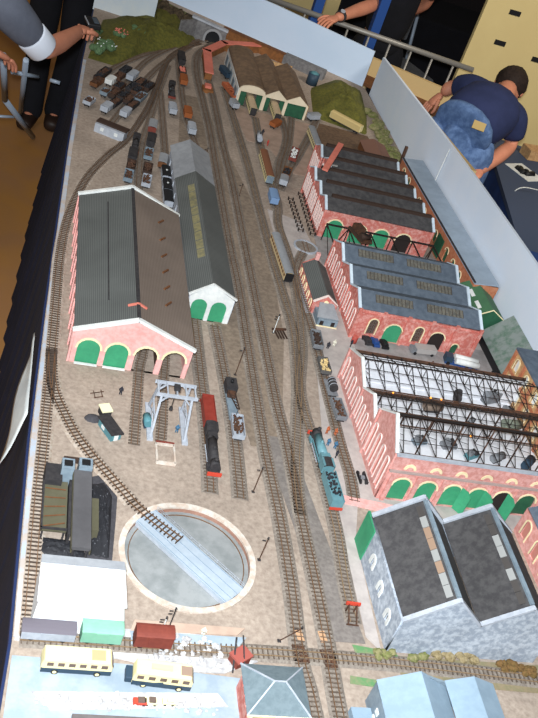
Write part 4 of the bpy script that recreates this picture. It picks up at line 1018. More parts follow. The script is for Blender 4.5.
def coach(label, loc, rz, sidem, roofm, L=.26, endm=None, cat='passenger coach', win=glassy, name='passenger_coach', z=RH, h=.028, nose=None):
    t = thing(name, label, cat, (loc[0], loc[1], z), rz); W = .032
    MB().box((0, 0, .010), (L*.98, .026, .006)).build('underframe', softblack, t)
    wheels(MB(), (-L*.42, -L*.34, L*.34, L*.42), r=.006).build('wheels', black, t)
    MB().box((0, 0, .013+h/2), (L, W, h)).build('body', sidem, t)
    mb = MB(); r0 = W/2+.001
    for i in range(8):
        a0, a1 = math.pi*i/8, math.pi*(i+1)/8
        mb.quadthick((-L/2, r0*math.cos(a0), .013+h+.008*math.sin(a0)), (-L/2, r0*math.cos(a1), .013+h+.008*math.sin(a1)), (L/2, r0*math.cos(a1), .013+h+.008*math.sin(a1)), (L/2, r0*math.cos(a0), .013+h+.008*math.sin(a0)), .0015)
    mb.build('roof', roofm, t)
    n_ = max(3, int(L/.022))
    for s_ in (-1, 1):
        for i in range(n_): MB().box((-L/2+L*(i+.5)/n_, s_*(W/2+.0004), .013+h*.62), (L/n_*.6, .001, h*.32)).build('window', win, t)
    for s_ in (-1, 1): MB().box((s_*(L/2+.001), 0, .013+h/2+.002), (.003, W*.94, h+.002)).build('end_panel', endm or softblack, t)
    return t
def heading(p, q):      # +x direction from pixel p towards pixel q
    d = P(*q) - P(*p); return math.atan2(d.y, d.x)
def mid(p, q, z=0): a = (P(*p) + P(*q))/2; return (a.x, a.y)

# maroon and black locomotive: tender leads up the picture, engine front towards the camera
steam_loco('black steam locomotive with red-brown tender on the siding right of the gantry', P(209.5, 457)[:2], heading((205, 425), (210, 470)), softblack, tender=maroon, L=.175, TL=.110, trim=maroon, coalload=False).scale = (1, 1.12, 1.08)
tend = None
# blue locomotive
steam_loco('light blue tender locomotive with black smokebox standing beside the paved yard', P(317.5, 459)[:2], heading((330, 504), (312, 440)), locoblue, tender=locoblue, L=.170, TL=.115, trim=red).scale = (1, 1.15, 1.12)
# breakdown crane
t = thing('breakdown_crane', 'grey and black rail crane with pale match truck on the right siding', 'rail crane', (*P(229, 405)[:2], RH), heading((236, 440), (228, 395)))
MB().box((-.01, 0, .012), (.15, .028, .008)).build('chassis', bluegrey, t); wheels(MB(), (-.06, -.03, .02, .05), r=.006).build('wheels', black, t)
MB().box((.042, 0, .030), (.045, .032, .026)).build('engine_house', softblack, t); MB().box((.012, 0, .024), (.02, .024, .014)).build('winch', iron, t)
MB().cyl((.042, 0, .043), (.042, 0, .052), .005, n=10).build('boiler_chimney', black, t)
mb = MB()
for s_ in (-1, 1): mb.bar((.02, s_*.010, .028), (-.085, s_*.003, .052), .0025)
for i in range(6): mb.bar((.015-.018*i, .0095-.0012*i, .029+.0042*i), (.006-.018*i, -.0085+.0012*i, .031+.0042*i), .0015)
mb.build('jib', louvre, t); MB().cyl((-.085, 0, .05), (-.085, 0, .03), .0008, n=5).build('cable', black, t)
wagon('match wagon with white end and rusty load behind the rail crane', P(235, 434)[:2], heading((236, 445), (234, 425)), ltgrey, 'open', .088, iron)
# wagon string beside office
hd = heading((345, 440), (317, 345))
wagon('grey wagon with rusty cable drum nearest the red office', P(314, 346)[:2], heading((322, 372), (314, 335)), grey, 'open', .085, louvre)
wagon('wagon heaped with pale yellow sand in the siding beside the paved yard', P(321.5, 372)[:2], heading((330, 395), (320, 360)), M('dark wagon grey', (90, 88, 86), .8), 'open', .072, tanload, h=.018)
t = wagon('wagon loaded with a dark round boiler next to the sand wagon', P(328.5, 393)[:2], heading((337, 420), (325, 380)), grey, 'flat', .075)
MB().cyl((-.024, 0, .030), (.018, 0, .030), .0135, n=18).build('boiler_load', softblack, t)
for x in (-.015, 0, .012): MB().cyl((x, 0, .030), (x+.002, 0, .030), .0142, n=18).build('strap', ltgrey, t)
wagon('grey open wagon with scrap load at the near end of the wagon row', P(335.5, 416)[:2], heading((345, 445), (330, 400)), grey, 'open', .085, iron)
# buffer stop
t = thing('buffer_stop', 'red and black buffer stop at the end of the blue locomotive siding', 'buffer stop', (*P(350, 620)[:2], 0), heading((353, 626), (344, 580)))
mb = MB()
for s_ in (-1, 1): mb.bar((.02, s_*.010, .006), (.02, s_*.010, .034), .003); mb.bar((-.018, s_*.010, .008), (.018, s_*.010, .030), .003)
mb.box((-.02, 0, .008), (.003, .03, .003)); mb.build('frame', iron, t); MB().box((.021, 0, .034), (.005, .036, .008)).build('buffer_beam', red, t)
# grey roof coach
coach('grey roofed coach with cream side windows on the goods line', mid((272, 243), (286, 288)), heading((287, 292), (270, 240)), M('coach cream', (206, 182, 140), .6), roof_light, L=.27, endm=black, win=brown)
coach('short railcar with brown roof and cream sides near the carriage shed', mid((260, 160), (268, 188)), heading((269, 195), (258, 150)), yellow, M('brown coach roof', (128, 84, 60), .8), L=.24, endm=bluegrey)
wagon('blue hooded end wagon in front of the brown roofed railcar', P(271, 204)[:2], heading((274, 215), (268, 190)), M('sky blue van', (120, 148, 184), .6), 'van', .075, roofm=M('sky blue van', (120, 148, 184), .6), h=.026)
wagon('white and grey tank wagon behind the brown roofed railcar', P(257.5, 143)[:2], heading((258, 150), (255, 120)), ltgrey, 'tank', .08)
coach('cream roofed coach coming out of the left carriage bay', (1.030, 4.315), R(-90), yellow, M('cream coach roof', (196, 172, 140), .8), L=.22)
coach('cream roofed coach coming out of the middle carriage bay', (1.148, 4.305), R(-90), yellow, M('cream coach roof', (196, 172, 140), .8), L=.20)
t = coach('black and cream railcar with grey roof right of the shed tracks', P(312, 146)[:2], heading((317, 157), (307, 130)), yellow, roof_light, L=.20, endm=black)
coach('cream and yellow flat topped wagon beside the right mound', P(344, 128)[:2], heading((357, 133), (333, 120)), M('ochre', (200, 176, 120), .7), M('ochre', (200, 176, 120), .7), L=.17, endm=yellow, win=M('ochre', (200, 176, 120), .7), name='railcar', cat='railcar')
wagon('brown wagon with white load beside the carriage shed apron', P(292, 160)[:2], heading((289, 170), (296, 148)), brownred, 'open', .12, offwhite)
wagon('small brick coloured wagon with dark load where the shed tracks join', P(285, 178)[:2], heading((281, 188), (288, 170)), brown, 'open', .08, coal)
wagon('light blue-grey van below the brick coloured wagon', P(281.5, 187)[:2], heading((280, 195), (283, 180)), ltgrey, 'van', .05)
wagon('orange-brown upright wagon on the apron between shed bays', P(274, 128)[:2], .9, M('rust orange', (150, 84, 44), .8), 'van', .06, roofm=M('rust orange', (150, 84, 44), .8), h=.018, z=.002)
wagon('pale grey van standing right of the carriage shed', P(312, 121)[:2], .5, ltgrey, 'van', .06, z=.002)
# left flank of the carriage shed
wagon('blue-black engine at the left flank of the carriage shed', P(224, 78)[:2], 1.9, navyp, 'van', .09, roofm=navyp)
wagon('long orange load wagon at the left flank of the carriage shed', P(229, 96)[:2], 1.85, M('orange load', (168, 92, 60), .8), 'open', .15, M('orange load', (168, 92, 60), .8))
wagon('light grey van nearest the camera on the left flank of the carriage shed', P(232.5, 110)[:2], 1.85, ltgrey, 'van', .05)
# engines and wagons in the top yard
def up(p): return heading((p[0], p[1]+10), (p[0]-3, p[1]-10))
for (x, y, c_, l_, L_, k, ld) in [
    (180, 64, softblack, 'black engine farthest up the yard line left of the coral footway', .11, 'van', None), (181, 76, louvre, 'dark brown wagon behind the farthest black engine', .07, 'open', coral), (182, 86, M('rust orange', (150, 84, 44), .8), 'orange ended wagon at the tail of the far engine', .07, 'van', None),
    (186, 119, M('rust orange', (150, 84, 44), .8), 'orange-brown van alone on the yard line above the pale roof', .07, 'van', None), (190, 135, ltgrey, 'pale grey van just above the pale shed roof', .07, 'van', None),
    (171, 115, ltgrey, 'light grey van coupled below the lone black engine', .07, 'van', None)]:
    wagon(l_, P(x, y)[:2], up((x, y)), c_, k, L_, ld, roofm=c_)
steam_loco('black tank engine on its own above the light grey van', P(170.5, 96)[:2], heading((170, 90), (171, 106)), softblack, L=.13, buff=brownred)
for i, (x, y, kind, c_, l_) in enumerate([
    (134, 150, 'eng', brownred, 'brown fronted engine at the far end of the left stored row'), (131, 162, 'van', softblack, 'black van second in the left stored row'), (129.5, 172, 'open', louvre, 'dark open wagon in the middle of the left stored row'), (127, 182, 'open', bluegrey, 'blue-grey wagon nearest the shed in the left stored row'),
    (151, 133, 'van', brownred, 'brown van at the far end of the right stored row'), (149.5, 147, 'van', softblack, 'square black van in the right stored row'), (147, 160, 'open', bluegrey, 'blue-grey scrap wagon in the right stored row'), (146, 175, 'open', louvre, 'dark loaded wagon in the right stored row'), (145, 187, 'open', ltgrey, 'pale blue wagon nearest the shed in the right stored row'),
    (161, 168, 'van', brown, 'brown van with pale front above the black-topped coaches'),]):
    if kind == 'eng': steam_loco(l_, P(x, y)[:2], heading((x+2, y-12), (x-2, y+12)), softblack, L=.12, buff=c_)
    else: wagon(l_, P(x, y)[:2], heading((x-2, y+10), (x+2, y-10)), c_, kind, .078, iron if kind == 'open' else None, roofm=softblack if c_ is softblack else roof_light)
for i, (x, y) in enumerate(((164, 181), (165, 194), (166, 206))):
    t = wagon(('black topped truck with white spot, farthest of three from the pink shed', 'black topped truck with white spot, middle one of three by the white shed', 'black topped carriage truck tucked behind the pink shed gable')[i], P(x, y)[:2], heading((165, 200), (163, 180)), ltgrey, 'van', .085, roofm=black, grp='black topped trucks')
    if i < 2: MB().cyl((0, 0, .0405), (0, 0, .0425), .004, n=10).build('roof_vent', offwhite, t)
# scrap yard at the far left
sc_ = [(103, 78, softblack, .10, 'open', iron, 'long black rusty wagon at the top of the scrap yard'), (109, 87, offwhite, .05, 'van', None, 'white roofed van in the middle of the scrap yard'), (96, 88, brown, .09, 'open', iron, 'brown scrap wagon left of the white roofed van'), (104, 98, bluegrey, .05, 'open', iron, 'small blue-grey wagon under the white roofed van'),
       (131, 82, ltgrey, .075, 'van', None, 'light grey van right of the white roofed van'), (124, 76, softblack, .09, 'open', coal, 'dark wagon behind the light grey van'), (88, 107, ltgrey, .06, 'open', iron, 'pale low wagon at the left edge of the scrap yard'), (105, 114, ltgrey, .06, 'van', None, 'light grey van at the front left of the wagon rows'),
       (114, 108, softblack, .09, 'open', iron, 'black open wagon coupled behind the front left grey van'), (122, 101, louvre, .09, 'open', coal, 'dark brown wagon in the middle row of the scrap yard'), (124, 119, ltgrey, .055, 'van', None, 'light grey van at the front right of the wagon rows'), (131, 111, softblack, .09, 'open', iron, 'black open wagon behind the front right grey van'),
       (139, 103, bluegrey, .09, 'open', iron, 'blue-grey wagon in the right row of the scrap yard'), (147, 92, louvre, .09, 'open', coal, 'dark wagon farthest along the right row of the scrap yard'), (131, 93, softblack, .09, 'open', coal, 'black wagon farthest along the middle row of the scrap yard'),
       (118, 92, iron, .08, 'open', coal, 'rusty wagon between the white roofed van and the middle row'), (113, 99, louvre, .08, 'open', iron, 'dark brown wagon right of the small blue-grey wagon'), (139, 88, softblack, .08, 'open', iron, 'black wagon between the middle and right rows at their far end'),
       (136, 96, iron, .08, 'open', coal, 'rusty wagon squeezed between the middle and right rows'), (128, 105, louvre, .08, 'open', iron, 'dark wagon squeezed between the rows near the front'), (99, 82, louvre, .08, 'open', coal, 'dark heaped wagon just below the long black rusty wagon'), (118, 82, iron, .07, 'open', iron, 'rusty wagon beside the dark wagon behind the light grey van')]
for (x, y, c_, L_, k, ld, l_) in sc_:
    wagon(l_, P(x, y)[:2], heading((113, 118), (147, 90)), c_, k, L_, ld, roofm=c_)
t = thing('scrap_shed', 'low pale grey shed with two white patches at the front of the scrap yard', 'shed', (*P(110, 135)[:2], 0), heading((100, 130), (120, 138)))
MB().box((0, 0, .018), (.125, .045, .036)).build('walls', ltgrey, t); MB().box((0, .012, .039), (.13, .04, .006)).build('roof', louvre, t)
for x in (-.03, .03): MB().box((x, -.0235, .02), (.014, .002, .014)).build('window', offwhite, t)
# dark train parked on top of the left hill
t = thing('hill_thicket', 'dark thicket on the ridge between the left hill and the tunnel', 'thicket', (*P(172, 20)[:2], 0)); random.seed(21); mb = MB()
a, b = P(160, 12, .03), P(186, 26, .03); o_ = P(172, 20)
for i in range(22):
    q = a.lerp(b, i/21) - Vector((o_.x, o_.y, T)); mb.ball((q.x, q.y, .04+random.uniform(0, .03)), (.025, .025, .03), 7, 5, .25)
mb.build('foliage', M('dark thicket', (52, 44, 34), .95, col2=(96, 80, 60), scale=60, fac=.6), t)

# near left: wagons and road vehicles
q = P(46, 640); wagon('long grey-topped wagon at the lower left corner beside the white building', (q.x, 1.268), 0, ltgrey, 'van', .108, roofm=M('slate grey roof', (104, 98, 106), .8), h=.024)
wagon('mint green twin van on the cross line below the white building', (P(102, 642).x-.008, 1.270), 0, mint, 'van', .084, roofm=mint, h=.034)
wagon('red-brown van on the cross line below the turntable', (P(151, 648).x-.003, 1.268), 0, brownred, 'van', .080, roofm=brownred, h=.036)
t = thing('tipper_wagon', 'red-brown tilted tipper standing on rubble by the cross line', 'tipper', (*P(238, 662)[:2], 0), .5)
MB().box((0, 0, .013), (.036, .030, .022)).build('hopper', brownred, t); MB().box((0, 0, .026), (.042, .034, .005), rz=.1).build('rim', M('brick rim', (160, 84, 74), .8), t); MB().bar((-.03, -.02, .004), (.0, .03, .05), .003).build('lever', softblack, t); MB().bar((-.01, -.03, .02), (.02, .03, .045), .0025).build('lever', softblack, t)
def bus(label, loc, rz, short):
    L = .142 if not short else .124
    t = thing('coach_bus', label, 'coach bus', (loc[0], loc[1], .002), rz); W = .036
    h = .045
    MB().add([(x, y, z) for x, z in ((-L/2, .006), (L/2, .006), (L/2, .028), (L/2-.006, h), (-L/2+.004, h), (-L/2, .028)) for y in (-W/2, W/2)],
             [(0, 2, 4, 6, 8, 10), (1, 11, 9, 7, 5, 3)] + [(2*i, 2*i+1, (2*i+3) % 12, (2*i+2) % 12) for i in range(6)]).build('body', yellow, t, .0025)
    MB().box((0, 0, .0115), (L*.992, W+.0015, .014)).build('skirt', navyp, t, .001)
    for s_ in (-1, 1):
        n_ = 6 if not short else 5
        for i in range(n_): MB().box((-L*.38+L*.76*i/(n_-1), s_*(W/2-.0002), .0315), (L*.76/n_*.72, .0022, .010)).build('window', glassy, t)
    MB().box((L/2-.002, 0, .034), (.003, W*.82, .011), ry=-.35).build('windscreen', glassy, t)
    MB().box((L*.28, 0, h+.0003), (.028, .024, .001)).build('roof_panel', M('pinkish roof panel', (206, 160, 120), .6), t) if not short else MB().box((L*.36, .0, h+.0003), (.022, .022, .001)).build('roof_panel', M('brown roof hatch', (150, 126, 110), .6), t)
    for x in (-L*.30, L*.30):
        for s_ in (-1, 1):
            w_ = MB().cyl((x, s_*(W/2+.0012), .0075), (x, s_*(W/2-.006), .0075), .0075, n=16).build('wheel', black, t); MB().cyl((x, s_*(W/2+.0017), .0075), (x, s_*(W/2+.0010), .0075), .0042, n=12).build('hubcap', yellow, w_)
    if short:
        MB().box((-L/2-.006, 0, .013), (.016, W*.86, .016)).build('bonnet', navyp, t, .002); MB().box((-L*.2, -W/2-.0008, .014), (L*.45, .002, .005), ry=-.25).build('swoosh', navyp, t)
        MB().box((-L*.05, 0, h+.002), (L*.35, .012, .003)).build('roof_rack', M('pale roof rack', (226, 206, 150), .6), t)
    return t
bus('long pale yellow coach with dark skirt at the lower left', (P(75, 668).x, P(75, 668).y), R(0), False)
bus('pale yellow coach with navy bonnet and swoosh right of the long yellow coach', (P(160, 682).x, P(160, 682).y), R(-4), True)
for k, (x, c_, l_) in enumerate([(150, yellow, 'small yellow lorry half hidden behind the dark roof edge, right of the red car'), (139, red, 'tiny red car half hidden behind the dark roof edge at the bottom'), (168, yellow, 'flat yellow trailer at the bottom edge right of the yellow lorry')]):
    q = P(x, 704); t = thing('model_car', l_, 'toy car', (q.x, q.y, .002)); MB().box((0, 0, .007), (.028, .014, .008)).build('body', c_, t, .001); MB().box((.002, 0, .0125), (.014, .012, .005)).build('cabin', glassy if k != 2 else c_, t)
    wheels(MB(), (-.008, .008), r=.003, y=.0075).build('wheels', black, t)
# dark flat roof of the building cut by the bottom edge
t = thing('flat_roofed_building', 'grey-brown flat roofed building cut by the bottom edge of the picture', 'building', (.28, .965, 0))
MB().box((.15, .055, .016), (.29, .10, .032)).build('walls', ltgrey, t); MB().box((.15, .055, .036), (.31, .115, .008)).build('roof', M('tarred roof', (108, 100, 98), .8, col2=(90, 84, 84), scale=30, fac=.6), t)

# ================================================================== LINESIDE
def signal(label, base_px, h, lean=(0, 0), colour=offwhite, arms=1, rz=0):
    q = P(*base_px); t = thing('signal_post', label, 'signal post', (q.x, q.y, 0), rz)
    MB().bar((0, 0, 0), (lean[0], lean[1], h), .0021).build('post', colour, t)
    MB().box((0, 0, .001), (.008, .008, .002)).build('foot', softblack, t)
    for i in range(arms):
        z = h*(.93-.14*i); MB().box((lean[0]*.9-.008, lean[1]*.9, z), (.009, .0012, .0025)).build('signal_arm', softblack, t)
    MB().cyl((lean[0], lean[1], h), (lean[0], lean[1], h+.006), .0022, n=8).build('finial', softblack, t); return t
signal('brown signal post between the white shed tracks and the main lines', (235, 375), .10, colour=iron)
signal('white signal post standing on the yard frame near the main lines', (273, 333), .07, colour=offwhite, arms=2)
signal('thin brown signal post right of the sidings above the turntable', (253, 492), .085, colour=iron)
signal('thin brown signal post right of the turntable rim', (259, 560), .075, colour=iron)
signal('leaning brown signal post by the track crossing', (279, 641), .035, lean=(.045, .012), colour=iron)
signal('white twin signal below the turntable on the kerb', (160, 636), .06, colour=offwhite, arms=2)
signal('dark signal post beside the white twin signal', (168, 630), .07, colour=softblack, arms=2)
signal('tiny signal post by the right roof slope of the white shed', (239, 196), .05, colour=iron)
signal('thin post in the grass between the main lines near the carriage shed', (204, 162), .06, colour=iron)
t = thing('timber_baulks', 'dark timber frame and heap at the foot of the white signal', 'timber frame', (*P(280, 335)[:2], 0), .2)
for i in range(4): MB().box((-.015+.01*i, 0, .005), (.004, .05, .004)).build('timber', louvre, t)
MB().box((0, .018, .010), (.05, .006, .006)).build('cross_timber', iron, t)
# people on the layout
random.seed(31)
def figurine_mesh():
    mb = MB()
    for s_ in (-1, 1): mb.cyl((0, s_*.0022, 0), (0, s_*.0016, .011), .0013, .0019, n=7); mb.cyl((.0005, s_*.0042, .0185), (.002, s_*.0046, .0105), .0011, .0009, n=6)
    mb.cyl((0, 0, .0105), (0, 0, .0195), .0030, .0036, n=9); mb.ball((0, 0, .0225), (.0021, .0019, .0025), 8, 6); mb.cyl((0, 0, .019), (0, 0, .0215), .001, n=6)
    return mb
figs = {}
def figure(label, px_, col, grp=None):
    q = P(*px_)
    o = figurine_mesh().build('model_figure', col); o.location = (q.x, q.y, T+.002); o.rotation_euler.z = random.uniform(0, 6); o.scale = (1.15,)*3
    return tag(o, label, 'model figure', grp)
figw = M('figure white', (220, 214, 196), .8); figd = M('figure dark', (48, 48, 56), .8); figb = M('figure blue', (70, 110, 140), .8); figo = M('figure orange', (176, 96, 60), .8)
figure('white clad model figure standing on the yard below the red office', (333, 347), figw)
figure('dark clad model figure standing left of the white clad one', (327, 349), figd)
figure('dark clad model figure by the far corner of the trussed works', (350, 347), figd)
figure('dark model figure standing in the sandy yard by the shed tracks', (120, 395), figd)
figure('blue model figure at the right of the engine hoist', (176, 433), figb)
figure('orange model figure by the cab of the blue locomotive', (326, 434), figo)
figure('orange model figure nearer the wagons beside the blue locomotive', (334, 436), figo)
figure('blue model figure behind the orange figures beside the blue locomotive', (327, 446), figb)
figure('blue model figure nearest the works wheel beside the blue locomotive', (334, 449), figb)
figure('dark model figure beside the tender of the blue locomotive', (335, 458), figd)
figure('red model figure on the apron in front of the carriage shed', (267, 146), M('figure red', (190, 70, 60), .8))
figure('dark model figure left on the carriage shed apron', (262, 135), figd)
figure('pale model figure on the white rubble below the turntable', (202, 636), figw)
# yard stock beside the works: wheel sets in rows
g_ = 'wheel sets stored in rows beside the upper works'
px_rows = [((290, 201), (300, 232), 9, 'left'), ((300, 196), (312, 236), 11, 'right')]
k0 = None
for (a, b, n_, nm) in px_rows:
    for i in range(n_):
        q = P(*a).lerp(P(*b), i/(n_-1)); rz = heading(a, b)
        lab = f'dark wheel set in the {nm} stored row beside the upper works'
        if k0 is None:
            k0 = thing('wheel_set', lab, 'wheel set', (q.x, q.y, .003), rz, g_+' '+nm)
            MB().cyl((0, -.011, .0075), (0, .011, .0075), .0015, n=6).build('axle', iron, k0)
            for s_ in (-1, 1): MB().cyl((0, s_*.0085, .0075), (0, s_*.011, .0075), .0075, n=12).build('wheel', steelblk, k0)
        else: copy_thing(k0, (q.x, q.y, .003), rz, lab, g_+' '+nm)
# bogie and wheel by the pink works
t = thing('spare_bogie', 'black spare bogie lying by the pink works near the kerb', 'bogie', (*P(361, 480)[:2], .002), heading((363, 488), (358, 472)))
for s_ in (-1, 1): MB().box((0, s_*.011, .008), (.045, .003, .007)).build('side_frame', black, t)
wheels(MB(), (-.016, 0, .016), r=.007, y=.009).build('wheels', softblack, t); MB().box((0, 0, .009), (.010, .022, .005)).build('bolster', grey, t)
t = thing('spoked_wheel', 'black spoked wheel leaning on the pink works side wall', 'wheel', (*P(361, 452)[:2], .002), 0)
mb = MB(); m4 = Matrix.Rotation(.35, 4, 'Y'); r_ = .014
for i in range(18):
    a0, a1 = 2*math.pi*i/18, 2*math.pi*(i+1)/18; mb.bar(m4 @ Vector((0, r_*math.cos(a0), r_+r_*math.sin(a0))), m4 @ Vector((0, r_*math.cos(a1), r_+r_*math.sin(a1))), .002)
mb.build('rim', black, t); mb = MB()
for i in range(6): a0 = math.pi*i/6; mb.bar(m4 @ Vector((0, r_*math.cos(a0), r_+r_*math.sin(a0))), m4 @ Vector((0, -r_*math.cos(a0), r_-r_*math.sin(a0))), .0012)
mb.build('spoke', black, t)
# vehicles in the lane between middle and lower works
t = thing('oil_drum', 'big red upright drum in front of the middle works corner', 'drum', (*P(353, 343)[:2], .003)); MB().cyl((0, 0, 0), (0, 0, .024), .010, n=18).build('drum', M('red oxide', (168, 68, 58), .6), t); MB().cyl((0, 0, .024), (0, 0, .026), .0105, n=18).build('lid', M('red oxide rim', (190, 96, 84), .6), t)
def car(label, px_, rz, c_, L=.05):
    t = thing('model_car', label, 'toy car', (*P(*px_)[:2], .003), rz)
    MB().box((0, 0, .009), (L, .022, .009)).build('body', c_, t, .002); MB().box((-L*.06, 0, .016), (L*.55, .019, .008)).build('cabin', c_, t, .003); wheels(MB(), (-L*.3, L*.3), r=.005, y=.0115).build('wheels', black, t); return t
car('black vintage car left of three parked before the middle works', (366, 343), R(100), softblack)
car('dark blue vintage car in the middle of three before the middle works', (374, 345), R(95), M('car blue', (42, 74, 130), .4))
car('black vintage car right of three parked before the middle works', (383, 347), R(95), black)
t = thing('grey_lorry', 'grey flat lorry with lifting tripod parked before the dark arch', 'lorry', (*P(423, 354)[:2], .003), R(5))
MB().box((0, 0, .018), (.075, .032, .020)).build('box_body', M('dove grey', (168, 162, 158), .7), t); MB().box((-.046, 0, .014), (.02, .028, .016)).build('cab', grey, t); wheels(MB(), (-.04, .025), r=.006, y=.016).build('wheels', black, t)
t = thing('tripod_crane', 'rusty brown tripod hoist standing in the lane behind the trussed works', 'tripod hoist', (*P(426, 376)[:2], .003))
for a_ in (0, 2.1, 4.2): MB().bar((.014*math.cos(a_), .014*math.sin(a_), 0), (0, 0, .06), .003).build('leg', iron, t)
t = thing('tank_lorry', 'lorry with two white cylindrical tanks and blue chassis in the lane', 'tank lorry', (*P(459, 366)[:2], .003), R(-8))
MB().box((0, 0, .008), (.12, .034, .006)).build('chassis', M('car blue', (42, 74, 130), .4), t)
for y_ in (-.011, .012): MB().cyl((-.025, y_, .022), (.06, y_, .022), .011, n=20).build('tank', offwhite, t)
MB().box((-.048, 0, .020), (.026, .032, .024)).build('cab', navyp, t); wheels(MB(), (-.048, .02, .045), r=.007, y=.018).build('wheels', black, t)
t = thing('farm_tractor', 'orange tractor with big black wheel by the tan mill', 'tractor', (*P(513, 392)[:2], .003), R(-25))
MB().box((0, 0, .018), (.055, .016, .014)).build('body', M('tractor orange', (208, 92, 56), .5), t, .002); MB().box((-.012, 0, .03), (.016, .016, .012)).build('seat_frame', M('tractor orange', (208, 92, 56), .5), t)
for s_ in (-1, 1): MB().cyl((.022, s_*.011, .014), (.022, s_*.018, .014), .014, n=20).build('rear_wheel', black, t); MB().cyl((-.024, s_*.010, .007), (-.024, s_*.014, .007), .007, n=14).build('front_wheel', black, t)
MB().bar((-.02, 0, .02), (-.052, .006, .045), .004).build('loader_arm', offwhite, t)
car('small black trailer beside the orange tractor', (493, 378), R(70), black, .04)
# engines and parts under the open trusses
def machine(label, px_, c_, kind, s=1.0, rz=0):
    q = P(*px_); t = thing('works_machine', label, 'machine', (q.x, q.y, .005), rz)
    if kind == 'boiler': MB().cyl((-.03*s, 0, .02*s), (.03*s, 0, .02*s), .016*s, n=18).build('drum', c_, t); MB().box((0, 0, .005*s), (.05*s, .02*s, .01*s)).build('cradle', softblack, t)
    elif kind == 'tank': MB().add([(x*s, y*s, z*s) for x, y in ((-.028, -.014), (.028, -.014), (.028, .014), (-.028, .014)) for z in (.0, .036)], [(0, 2, 3, 1), (2, 4, 5, 3), (4, 6, 7, 5), (6, 0, 1, 7), (1, 3, 5, 7), (6, 4, 2, 0)]).build('casing', c_, t, .003); MB().cyl((0, 0, .036*s), (0, 0, .045*s), .006*s, n=10).build('filler', softblack, t)
    else:
        MB().box((0, 0, .007*s), (.05*s, .026*s, .012*s)).build('bed', c_, t); MB().box((-.012*s, 0, .02*s), (.016*s, .018*s, .020*s)).build('headstock', grey, t); MB().cyl((.012*s, -.012*s, .016*s), (.012*s, .012*s, .016*s), .009*s, n=12).build('flywheel', softblack, t)
    return t
for a in [('green painted tank under the rear trusses of the works', (413, 383), green, 'tank', 1.0, .6), ('small grey lathe left under the rear trusses', (374, 373), grey, 'lathe', .8, .2), ('pale grey lathe beside the green tank under the trusses', (392, 378), ltgrey, 'lathe', .8, .3),
          ('black fronted engine part glowing under the rear trusses', (455, 400), softblack, 'boiler', .9, 1.2), ('grey hexagonal tank under the rear trusses', (488, 402), grey, 'tank', 1.2, .4), ('orange-red machine under the rear trusses at right', (505, 414), M('machine orange', (196, 100, 76), .6), 'lathe', .9, .2),
          ('brown-grey wagon body under the middle trusses', (430, 412), M('drab brown', (120, 104, 92), .8), 'boiler', 1.0, .1), ('green-grey wagon body under the middle trusses at right', (508, 430), M('drab green', (120, 126, 112), .8), 'boiler', 1.0, .1), ('blue-grey machine at the left under the front trusses', (418, 444), bluegrey, 'lathe', .9, .3),
          ('grey machine with red part under the front trusses', (447, 448), grey, 'lathe', 1.0, .2), ('teal machine in the middle of the front trusses', (470, 458), teal, 'lathe', .9, .5), ('grey boiler under the front trusses', (495, 462), grey, 'boiler', .8, .5), ('dark blue engine part at the right under the front trusses', (525, 468), navyp, 'boiler', .9, .8),
          ('black small machine between the middle trusses', (470, 424), softblack, 'lathe', .7, .9)]:
    machine(*a)
# white tarpaulin bits / crates on upper roofs skipped; bushes along the cross line at lower right
for i, (x, y, c_, l_) in enumerate([(385, 656, bush, 'green bush at the near left corner of the stone warehouse'), (418, 661, bush, 'low green bush below the stone warehouse, second from left'), (441, 657, olive_bush, 'straw coloured bush below the stone warehouse gable'), (466, 660, olive_bush, 'largest pale bush below the valley of the stone warehouse'), (505, 668, rust_bush, 'rust brown bush low right of the stone warehouse'), (527, 673, rust_bush, 'rust brown bush nearest the right edge')]):
    q = P(x, y); t = thing('lineside_bush', l_, 'bush', (q.x, q.y, 0)); random.seed(50+i); mb = MB()
    for _ in range(9): mb.ball((random.uniform(-.022, .022), random.uniform(-.010, .010), .006+random.uniform(0, .006)), (.011, .009, .009), 8, 5, .2)
    mb.build('foliage', c_, t)
strip('grass_strip', pxs((352, 645), (395, 653), (400, 660), (356, 655)), M('lane green', (96, 140, 92), .9, col2=(150, 140, 110), scale=60, fac=.6), .001, .002)
strip('grass_strip', pxs((350, 676), (398, 684), (392, 690), (350, 684)), M('lane green', (96, 140, 92), .9), .001, .002)
strip('scrub_strip', [(1.02, 1.225), (1.5, 1.215), (1.5, 1.297), (1.02, 1.293)], M('scrubby ground', (128, 120, 92), .95, col2=(150, 130, 104), scale=60, fac=.7), .0, .001)
# small clutter in the sandy yard
t = thing('wagon_frames', 'rusty bits of wagon frame lying in the sandy yard', 'scrap metal', (*P(97, 394)[:2], .001), .3)
for (a, b) in (((-.02, 0, .003), (.02, .004, .003)), ((-.012, -.02, .003), (-.008, .01, .003)), ((.01, -.016, .003), (.014, .012, .003)), ((-.015, -.018, .003), (.012, -.016, .003))): MB().bar(a, b, .002).build('bar', iron, t)
t = thing('ash_heap', 'grey ash heap by the workmens hut', 'ash heap', (*P(93, 419)[:2], 0)); MB().ball((0, 0, 0), (.022, .016, .010), 14, 6, .1).build('heap', coal_dust, t)
t = thing('oil_tank', 'teal oil tank on stand at the left foot of the engine hoist', 'oil tank', (*P(146, 425)[:2], .001), .1)
MB().cyl((-.0, -.018, .018), (0, .018, .018), .011, n=16).build('tank', teal, t); MB().box((0, 0, .005), (.018, .03, .010)).build('stand', navyp, t)
